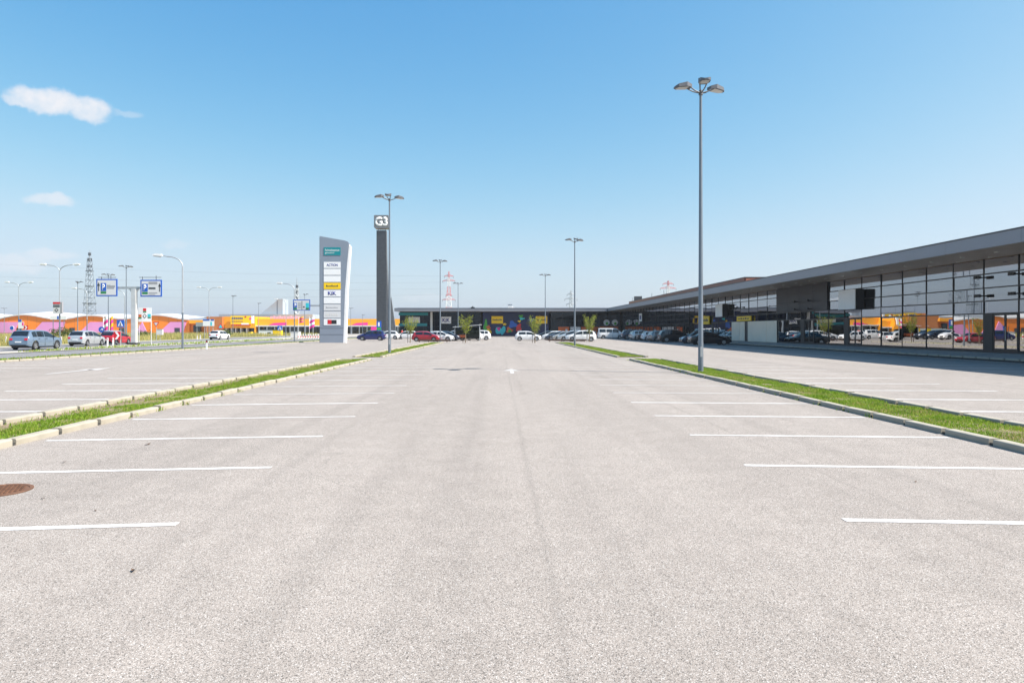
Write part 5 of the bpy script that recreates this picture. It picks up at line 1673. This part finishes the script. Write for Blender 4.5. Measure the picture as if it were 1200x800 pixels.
def car_meshes(kind):
    if kind in CARS:
        return CARS[kind]
    K = KINDS[kind]
    L, Wd, r = K['L'], K['W'], K['r']
    R_ = r + 0.055
    itp = lambda tab, x: float(np.interp(x, [a for a, b in tab], [b for a, b in tab]))
    xs = set([0, .02, .05, .1, .15, L - .02, L - .06, L - .12, L - .2])
    for a, b in K['top']:
        xs.add(a)
    for c in (K['rw'], K['fw']):
        for i in range(11):
            xs.add(round(c - R_ + 2 * R_ * i / 10, 4))
    for i in range(30):
        xs.add(round(L * i / 29, 3))
    xs = sorted(xs)
    ztop = lambda x: itp(K['top'], x)
    zbelt = lambda x: min(itp(K['belt'], x), ztop(x) - 0.02)

    def width(x):
        u_ = abs(x / L - 0.5) * 2
        return Wd / 2 * (1 - 0.16 * max(0, (u_ - 0.72) / 0.28) ** 2.2)

    def low(x):
        z = K['zb'] + 0.10 * max(0, abs(x / L - .5) * 2 - 0.85) / 0.15
        for c in (K['rw'], K['fw']):
            if abs(x - c) < R_:
                z = max(z, r + sqrt(max(0, R_ ** 2 - (x - c) ** 2)))
        return z

    def gh(x):
        return min(1.0, max(0, (ztop(x) - zbelt(x) - 0.02) / 0.5))

    def wtop(x):
        return width(x) * (0.93 - 0.17 * gh(x))

    def ring(x):
        w, zb, zt, zl = width(x), low(x), ztop(x), zbelt(x)
        z2 = min(max(zb + 0.04, 0.70), zl - 0.02) if zl > zb + 0.06 else zb + 0.02
        z1 = min(max(zb + 0.015, 0.48), z2 - 0.005)
        wt = wtop(x)
        return [(w * .93, zb), (w * .985, z1), (w, z2), (w * .968, max(zl, z2 + .01)), (wt, zt - 0.035), (wt * .72, zt), (0, zt + 0.02)]
    nr = 7
    vs = []
    for x in xs:
        rg = ring(x)
        vs += [(x - L / 2, y, z) for y, z in rg] + [(x - L / 2, -y, z) for y, z in rg[-2::-1]]
    m_ = 2 * nr - 1
    fs = []
    for i in range(len(xs) - 1):
        for k in range(m_ - 1):
            fs.append((i * m_ + k, i * m_ + k + 1, (i + 1) * m_ + k + 1, (i + 1) * m_ + k))
    fs.append(tuple(range(m_)))
    fs.append(tuple((len(xs) - 1) * m_ + k for k in range(m_))[::-1])
    out = {'body': fix(MB().add(vs, fs).mesh('body', [M['white']]), 32)}
    h = L / 2
    out['underbody'] = fix(MB().box(0.25 - h, L - 0.25 - h, -Wd * .40, Wd * .40, 0.17, 0.60).mesh('underbody', [M['black']]))

    def side_win(a, b, s):
        n = 8; o = []; f = []
        for i in range(n + 1):
            x = a + (b - a) * i / n
            rg = ring(x)
            (y0, z0), (y1, z1) = rg[3], rg[4]
            for t_ in (0.10, 0.88):
                o.append((x - h, s * (y0 + (y1 - y0) * t_ + 0.012), z0 + (z1 - z0) * t_))
        f = [(2 * i, 2 * i + 1, 2 * i + 3, 2 * i + 2) for i in range(n)]
        return MB().add(o, f).mesh('side_window', [M['carglass']])
    out['wins'] = [side_win(a, b, s) for a, b in K['win'] for s in (1, -1)]

    def top_win(a, b, nm):
        n = 6; o = []; f = []
        lo_ = a if nm == 'windscreen' else a
        for i in range(n + 1):
            x = a + (b - a) * i / n
            wt = wtop(x) * 0.90
            for q in (-1, -.5, 0, .5, 1):
                dx = 0.02 if nm == 'windscreen' else -0.02
                zz_ = ztop(x) + (0.018 if abs(q) > .9 else 0.036 if q == 0 else 0.028)
                o.append((x - h + dx, q * wt, zz_ - (0.012 if abs(q) > .9 else 0)))
        f = [(5 * i + k, 5 * i + k + 1, 5 * i + 6 + k, 5 * i + 5 + k) for i in range(n) for k in range(4)]
        return MB().add(o, f).mesh(nm, [M['carglass']])
    out['windscreen'] = top_win(*K['ws'], 'windscreen')
    out['rear_window'] = top_win(*K['rwd'], 'rear_window')
    zl = K['belt'][0][1]
    wd = width(0.05)
    tl = []
    for s in (1, -1):
        a, b = sorted((s * wd * .66, s * wd * 1.0))
        tl.append(MB().add([(-h - .012, s * wd * .62, zl - .20), (-h - .012, s * wd * .93, zl - .22), (-h + .25, s * wd * 1.065, zl - .16), (-h + .25, s * wd * 1.05, zl - .02), (-h + .035, s * wd * .94, zl - .02), (-h + .035, s * wd * .62, zl - .04),
                            (-h + .1, s * wd * .62, zl - .20), (-h + .1, s * wd * .62, zl - .04)],
                           [(0, 1, 4, 5), (1, 2, 3, 4), (0, 5, 7, 6)]).mesh('taillight', [M['taillight']]))
    out['taillights'] = tl
    zf = itp(K['top'], L - 0.2)
    hl = []
    wf = width(L - 0.1)
    for s in (1, -1):
        hl.append(MB().add([(h - .02, s * wf * .52, zf - .16), (h - .05, s * wf * .96, zf - .14), (h - .42, s * wf * 1.075, zf - .02), (h - .40, s * wf * 1.02, zf + .055), (h - .12, s * wf * .88, zf + .0), (h - .06, s * wf * .52, zf - .03)],
                           [(0, 1, 4, 5), (1, 2, 3, 4)]).mesh('headlight', [M['headlight']]))
    out['headlights'] = hl
    out['grille'] = fix(MB().box(h - .03, h + .012, -wf * .48, wf * .48, .38, .56).mesh('grille', [M['black']]))
    out['bumper'] = fix(MB().box(-h - .02, -h + .05, -wd * .8, wd * .8, .30, .44).mesh('rear_bumper', [M['black']]))
    out['plate'] = fix(MB().box(-h - .03, -h - .008, -.26, .26, .52 + .1 * (kind != 'hatch'), .63 + .1 * (kind != 'hatch')).mesh('number_plate', [M['signwhite']]))
    xm_ = K['win'][-1][1] - 0.12 - h
    out['mirrors'] = [fix(MB().box(xm_ - .06, xm_ + .06, *sorted((s * Wd * .49, s * (Wd * .5 + .17))), zl + .02, zl + .15).mesh('mirror', [M['black']])) for s in (1, -1)]
    out['handles'] = [fix(MB().box(x - h, x - h + .16, *sorted((s * Wd * .482, s * (Wd * .5 + .012))), zl - .10, zl - .065).mesh('door_handle', [M['black']])) for x in (K['win'][-2][0] + .1, K['win'][-1][0] + .1) for s in (1, -1)]
    out['seams'] = [fix(MB().box(x - h, x - h + .012, *sorted((s * Wd * .49, s * (Wd * .5 + .002))), .36, zl - .02).mesh('door_seam', [M['black']])) for x in (K['win'][-1][0] - .05, K['win'][-1][1] - .1) for s in (1, -1)]
    out['wheel'] = wheel_meshes(r)
    out['wpos'] = [(c - h, s * (Wd / 2 - 0.115), r, s) for c in (K['rw'], K['fw']) for s in (1, -1)]
    CARS[kind] = out
    return out


def car(kind, paint, x, y, heading, label, group=None, z=0.0, scale=1.0):
    P = car_meshes(kind)
    t = thing('car' if kind != 'van' else 'van', label, 'car' if kind != 'van' else 'van', (x, y, z), R(heading), group)
    if scale != 1.0:
        t.scale = (scale,) * 3
    b = put('body', P['body'], t)
    b.material_slots[0].link = 'OBJECT'; b.material_slots[0].material = M[paint]
    put('underbody', P['underbody'], t)
    for w in P['wins']:
        put('side_window', w, t)
    put('windscreen', P['windscreen'], t); put('rear_window', P['rear_window'], t)
    for m_ in P['taillights']:
        put('taillight', m_, t)
    for m_ in P['headlights']:
        put('headlight', m_, t)
    put('grille', P['grille'], t); put('rear_bumper', P['bumper'], t); put('number_plate', P['plate'], t)
    for m_ in P['mirrors']:
        put('mirror', m_, t)
    for m_ in P['handles']:
        put('door_handle', m_, t)
    for m_ in P['seams']:
        put('door_seam', m_, t)
    for (wx, wy, wz, s) in P['wpos']:
        ty = put('wheel', P['wheel'][0], t, (wx, wy, wz), rz=0 if s > 0 else pi)
        put('rim', P['wheel'][1], ty)
    return t


GR = 'cars driving on the road'
car('suv', 'paint_bluegrey', -40.6, 59.9, 90, 'blue grey estate car driving away at the far left', GR)
car('mpv', 'paint_silver', -44.2, 73.2, 92, 'silver minivan driving between the estate car and the red car', GR)
car('hatch', 'paint_red', -44.5, 79.2, 90, 'red car queuing behind the chevron board', GR)
car('mpv', 'paint_silver', -47.6, 84.5, 95, 'grey green car half hidden behind the silver minivan', GR)
car('hatch', 'paint_white', -47.9, 117.0, 84, 'white hatchback driving away right of the marker post', GR, scale=1.05)
GP = 'cars parked at the far end of the lot'
car('mpv', 'paint_navy', -20.0, 107.0, 180, 'dark blue minivan parked in front of the slender dark tower', GP)
car('hatch', 'paint_white', -19.4, 119.0, 182, 'white car behind the dark blue minivan', GP)
car('hatch', 'paint_white', -16.6, 123.0, 178, 'white car left of the person in red', GP)
car('hatch', 'paint_red', -10.4, 98.0, -8, 'red hatchback parked by the low dark rail', GP)
car('hatch', 'paint_white', -8.7, 101.0, -6, 'white hatchback right beside the red hatchback', GP)
car('hatch', 'paint_slate', -8.0, 104.0, -6, 'teal grey car behind the white hatchback next to the red one', GP)
car('mpv', 'paint_silver', -7.4, 113.0, 180, 'silver car left of the cart shelter', GP)
car('hatch', 'paint_white', -4.6, 108.0, 180, 'white car behind the cart shelter', GP)
car('mpv', 'paint_white', -3.6, 111.5, 186, 'white car with red tail lights right of the cart shelter', GP)
car('hatch', 'paint_white', 4.4, 104.0, 0, 'white hatchback standing alone before the blue mural', GP)
car('hatch', 'paint_black', 8.6, 121.0, 180, 'dark car at the left end of the group right of the mural', GP)
car('hatch', 'paint_white', 9.0, 112.5, 180, 'white car at the left of the rail-parked group', GP)
car('sedan', 'paint_slate', 9.6, 109.0, 180, 'dark grey sedan second in the rail-parked group', GP)
car('hatch', 'paint_champagne', 10.2, 105.5, 180, 'champagne car in the middle of the rail-parked group', GP)
car('mpv', 'paint_silver', 10.9, 102.2, 180, 'silver minivan partly behind the lamp pole in the rail-parked group', GP)
car('mpv', 'paint_white', 11.8, 99.0, 180, 'white minivan nearest in the rail-parked group', GP)
GS = 'cars parked in the shade of the right shop row'
SY = [('sedan', 'paint_black', 23.7, 77.0, 0, 'large black sedan nearest in the shaded row'),
      ('hatch', 'paint_slate', 24.2, 83.6, 180, 'dark slate hatchback facing out beside the large black sedan'),
      ('suv', 'paint_black', 23.8, 92.0, 0, 'black SUV in the middle of the shaded row'),
      ('mpv', 'paint_grey', 23.6, 97.0, 2, 'grey minivan left of the black SUV'),
      ('hatch', 'paint_silver', 23.8, 100.2, 0, 'silver car second left of the black SUV'),
      ('hatch', 'paint_white', 23.6, 103.6, -2, 'white car third left of the black SUV'),
      ('sedan', 'paint_black', 23.9, 107.0, 0, 'black sedan between the white and pale silver cars'),
      ('mpv', 'paint_silver', 23.5, 110.4, 0, 'pale silver minivan in the far part of the shaded row'),
      ('hatch', 'paint_green', 23.8, 114.5, 0, 'dark green hatchback in the far part of the shaded row'),
      ('suv', 'paint_slate', 23.6, 119.0, 0, 'slate SUV next to the white van')]
for a in SY:
    car(*a, GS)
car('van', 'paint_white', 20.6, 126.0, 0, 'white van with dark side windows at the end of the shaded row', GS)

# ------------------------------------------------------------------ shelter, rails
t = thing('cart_shelter', 'glass and steel trolley shelter at the far end of the aisle', 'shelter', (-4.9, 105.3, 0))
for x in (-1.9, 1.9):
    for y, z in ((-0.9, 1.95), (0.9, 2.25)):
        MB().tube([(x, y, 0), (x, y, z + (0.35 if x > 0 else 0))], 0.05, 6).build('post', M['galv'], t)
MB().prism([(-2.2, 2.05), (2.2, 2.42), (2.2, 2.5), (-2.2, 2.13)], 'y', -1.1, 1.1).build('roof', M['galv_pale'], t)
MB().box(-1.85, 1.85, 0.88, 0.92, 0.3, 2.0).build('rear_pane', M['glass_rear'], t)
for x in (-1.9, 1.9):
    MB().box(x - 0.01, x + 0.01, -0.83, 0.83, 0.3, 1.9).build('side_pane', M['glass_rear'], t)
MB().box(-1.6, -0.3, -0.4, 0.4, 0.5, 0.9).build('orange_panel', M['posterorange'], t)
t2 = None
for (x0, x1, y, lab) in ((-11.3, -6.9, 94.0, 'low dark timber rail before the red hatchback'), (6.9, 12.4, 97.2, 'low dark timber rail before the rail-parked cars on the right')):
    t = thing('parking_rail', lab, 'rail', (x0, y, 0), group='low timber rails')
    MB().box(0, x1 - x0, -0.07, 0.07, 0.14, 0.34).build('beam', M['timber'], t)
    for q in np.linspace(0.3, x1 - x0 - 0.3, 4):
        MB().box(q - 0.06, q + 0.06, -0.05, 0.05, 0, 0.138).build('post', M['timber'], t)


# ------------------------------------------------------------------ trees and bushes
def leaves_mesh(pts, size, seed):
    r_ = np.random.default_rng(seed)
    n = len(pts)
    P = np.array(pts)
    d1 = r_.normal(size=(n, 3)); d1 /= np.linalg.norm(d1, axis=1)[:, None]
    d2 = np.cross(d1, r_.normal(size=(n, 3))); d2 /= np.linalg.norm(d2, axis=1)[:, None]
    s = size * r_.uniform(0.6, 1.4, n)[:, None]
    V = np.stack([P - d1 * s, P + d2 * s * .5, P + d1 * s, P - d2 * s * .5], 1).reshape(-1, 3)
    me = bpy.data.meshes.new('crown')
    me.from_pydata(V.tolist(), [], [(4 * i, 4 * i + 1, 4 * i + 2, 4 * i + 3) for i in range(n)])
    me.update()
    return me


def young_tree(x, y, h, spread, seed, label):
    r_ = random.Random(seed)
    t = thing('young_tree', label, 'tree', (x, y, 0), group='young trees at the far end of the lot')
    th = h * 0.42
    tr = MB().tube([(0, 0, 0), (0.02, 0, th * .5), (0, 0.02, th)], [0.07, 0.055, 0.045], 8)
    pts = []
    for k in range(11):
        a = 2 * pi * k / 11 + r_.uniform(-.25, .25)
        out = spread * r_.uniform(0.45, 1.0)
        hh = h * r_.uniform(0.82, 1.02)
        p0 = Vector((0, 0, th * r_.uniform(0.85, 1.0)))
        p1 = Vector((cos(a) * out * .5, sin(a) * out * .5, th + (hh - th) * .4))
        p2 = Vector((cos(a) * out, sin(a) * out, hh))
        tr.tube([p0, p1, p2], [0.028, 0.018, 0.006], 5)
        for j in range(80):
            u_ = r_.uniform(0.12, 1.0)
            q = p0.lerp(p1, u_ * 2) if u_ < .5 else p1.lerp(p2, u_ * 2 - 1)
            sp = 0.17 * (1.2 - 0.6 * u_)
            pts.append((q.x + r_.gauss(0, sp), q.y + r_.gauss(0, sp), q.z + r_.gauss(0, sp * 1.2)))
    tr.build('trunk', M['bark'], t, 60)
    me = leaves_mesh(pts, 0.075, seed); me.materials.append(M['leaf'])
    put('crown', me, t)
    MB().box(-0.35, -0.29, -0.03, 0.03, 0, 1.25).build('stake', M['timber'], t)
    MB().box(-0.29, 0.0, -0.015, 0.015, 1.1, 1.16).build('tie', M['black'], t)


young_tree(-11.6, 89.0, 3.4, 1.25, 3, 'young yellow green tree in front of the teal shop windows')
young_tree(-4.35, 88.0, 3.6, 1.0, 5, 'young yellow green tree before the cart shelter')
young_tree(4.6, 88.0, 3.5, 0.85, 8, 'young yellow green tree right of the lone white hatchback')
young_tree(12.6, 95.5, 3.7, 1.2, 11, 'young yellow green tree left of the white van')


def bush(x, y, w, h, seed, label, m='bush'):
    r_ = random.Random(seed)
    t = thing('bush', label, 'bush', (x, y, -0.05), group='bushes in the meadow')
    pts = []
    st = MB()
    for k in range(9):
        a = r_.uniform(0, 2 * pi); o = r_.uniform(0.2, 1) * w * .6
        p = Vector((cos(a) * o, sin(a) * o * .6, h * r_.uniform(.55, 1)))
        st.tube([(0, 0, 0), p * 0.5 + Vector((0, 0, .1)), p], [0.03, 0.02, 0.008], 5)
        for j in range(90):
            pts.append((p.x + r_.gauss(0, w * .16), p.y + r_.gauss(0, w * .16), max(.05, p.z * r_.uniform(.35, 1.05) + r_.gauss(0, .1))))
    st.build('stems', M['bark'], t)
    me = leaves_mesh(pts, 0.13, seed); me.materials.append(M[m])
    put('foliage', me, t)


bush(-72, 112, 2.6, 2.1, 21, 'dark bush between the estate car and the silver minivan')
bush(-60, 150, 2.6, 2.0, 22, 'round bush left of the parking gantry post', 'bush')
bush(-84, 160, 3.2, 1.6, 23, 'low wide bush in the meadow under the red striped board', 'bush')
bush(-28, 150, 1.9, 1.9, 24, 'pale bush behind the dark blue minivan', 'leaf')


# ------------------------------------------------------------------ people
def person(x, y, rz, shirt, label, stride=0.18, z=0.132):
    t = thing('person', label, 'person', (x, y, z), rz)
    J = {'pel': (0, 0, .95), 'sp': (0, 0, 1.15), 'ch': (0, 0.01, 1.35), 'nk': (0, 0.0, 1.49), 'hd': (0, -.02, 1.60), 'ht': (0, -.02, 1.70),
         'lh': (.10, 0, .90), 'lk': (.11, -stride * .7, .50), 'la': (.11, -stride * .8, .09), 'lt': (.12, -stride * .8 - .14, .035),
         'rh': (-.10, 0, .90), 'rk': (-.11, stride * .3, .50), 'ra': (-.11, stride, .09), 'rt': (-.12, stride - .14, .035),
         'ls': (.19, 0.01, 1.40), 'le': (.25, .05, 1.12), 'lw': (.24, -.08, .88), 'lf': (.24, -.12, .78),
         'rs': (-.19, 0.01, 1.40), 're': (-.25, .05, 1.12), 'rw': (-.24, -.10, .90), 'rf': (-.24, -.15, .80)}
    names = list(J)
    E = [('pel', 'sp'), ('sp', 'ch'), ('ch', 'nk'), ('nk', 'hd'), ('hd', 'ht'), ('pel', 'lh'), ('lh', 'lk'), ('lk', 'la'), ('la', 'lt'), ('pel', 'rh'), ('rh', 'rk'), ('rk', 'ra'), ('ra', 'rt'),
         ('ch', 'ls'), ('ls', 'le'), ('le', 'lw'), ('lw', 'lf'), ('ch', 'rs'), ('rs', 're'), ('re', 'rw'), ('rw', 'rf')]
    RAD = {'pel': .15, 'sp': .135, 'ch': .15, 'nk': .06, 'hd': .095, 'ht': .07, 'lh': .095, 'lk': .06, 'la': .04, 'lt': .035, 'ls': .065, 'le': .045, 'lw': .032, 'lf': .035}
    me = bpy.data.meshes.new('body')
    me.from_pydata([J[n] for n in names], [(names.index(a), names.index(b)) for a, b in E], [])
    o = put('tmp_body', me)
    o.modifiers.new('skin', 'SKIN'); o.modifiers.new('sub', 'SUBSURF').levels = 1
    for i, n in enumerate(names):
        rr = RAD.get(n, RAD.get('l' + n[1:], .05))
        me.skin_vertices[0].data[i].radius = (rr, rr * (0.75 if n in ('pel', 'sp', 'ch') else 1))
        me.skin_vertices[0].data[i].use_root = (n == 'pel')
    dg = bpy.context.evaluated_depsgraph_get()
    m2 = bpy.data.meshes.new_from_object(o.evaluated_get(dg))
    bpy.data.objects.remove(o)
    m2.materials.clear()
    for m_ in ('skin', shirt, 'jeans', 'black'):
        m2.materials.append(M[m_])
    for p in m2.polygons:
        c = p.center
        if c.z < 0.09: mi = 3
        elif c.z < 0.93 and abs(c.x) < 0.2: mi = 2
        elif c.z > 1.46: mi = 0
        elif c.z > 1.08 or abs(c.x) < 0.19: mi = 1
        else: mi = 0
        p.material_index = mi
    m2.shade_smooth()
    put('body', m2, t)
    hb = MB(); vs = []; fs = []
    for i in range(6):
        th = i / 5 * pi * .55
        for k in range(12):
            a = 2 * pi * k / 12
            vs.append((0.108 * sin(th) * cos(a), -0.01 + 0.118 * sin(th) * sin(a) + 0.01, 1.64 + 0.115 * cos(th)))
    fs = [(i * 12 + k, i * 12 + (k + 1) % 12, (i + 1) * 12 + (k + 1) % 12, (i + 1) * 12 + k) for i in range(5) for k in range(12)]
    hb.add(vs, fs).build('hair', M['hair'], t, 60)


person((471.3 - 585) / 800 * 152, 152, 0.9, 'redshirt', 'person in a red top walking towards the rear shops', z=0.0)
person((477.0 - 585) / 800 * 151, 151, -0.5, 'blueshirt', 'person in a pale blue top next to the person in red', z=0.0)


# ------------------------------------------------------------------ the summer air
air = bpy.data.materials.new('hazy_air')
air.use_nodes = True
an = air.node_tree
for n in list(an.nodes):
    an.nodes.remove(n)
ao = an.nodes.new('ShaderNodeOutputMaterial')
av = an.nodes.new('ShaderNodeVolumePrincipled')
av.inputs['Color'].default_value = (0.90, 0.94, 1.0, 1)
av.inputs['Density'].default_value = 0.00018
av.inputs['Anisotropy'].default_value = 0.2
an.links.new(av.outputs[0], ao.inputs['Volume'])
hz_ = MB().box(-3100, 3100, -3100, 3100, -1.1, 93).build('haze', air)
hz_['kind'] = 'stuff'
tag(hz_, 'thin pale summer haze over the whole place', 'haze')
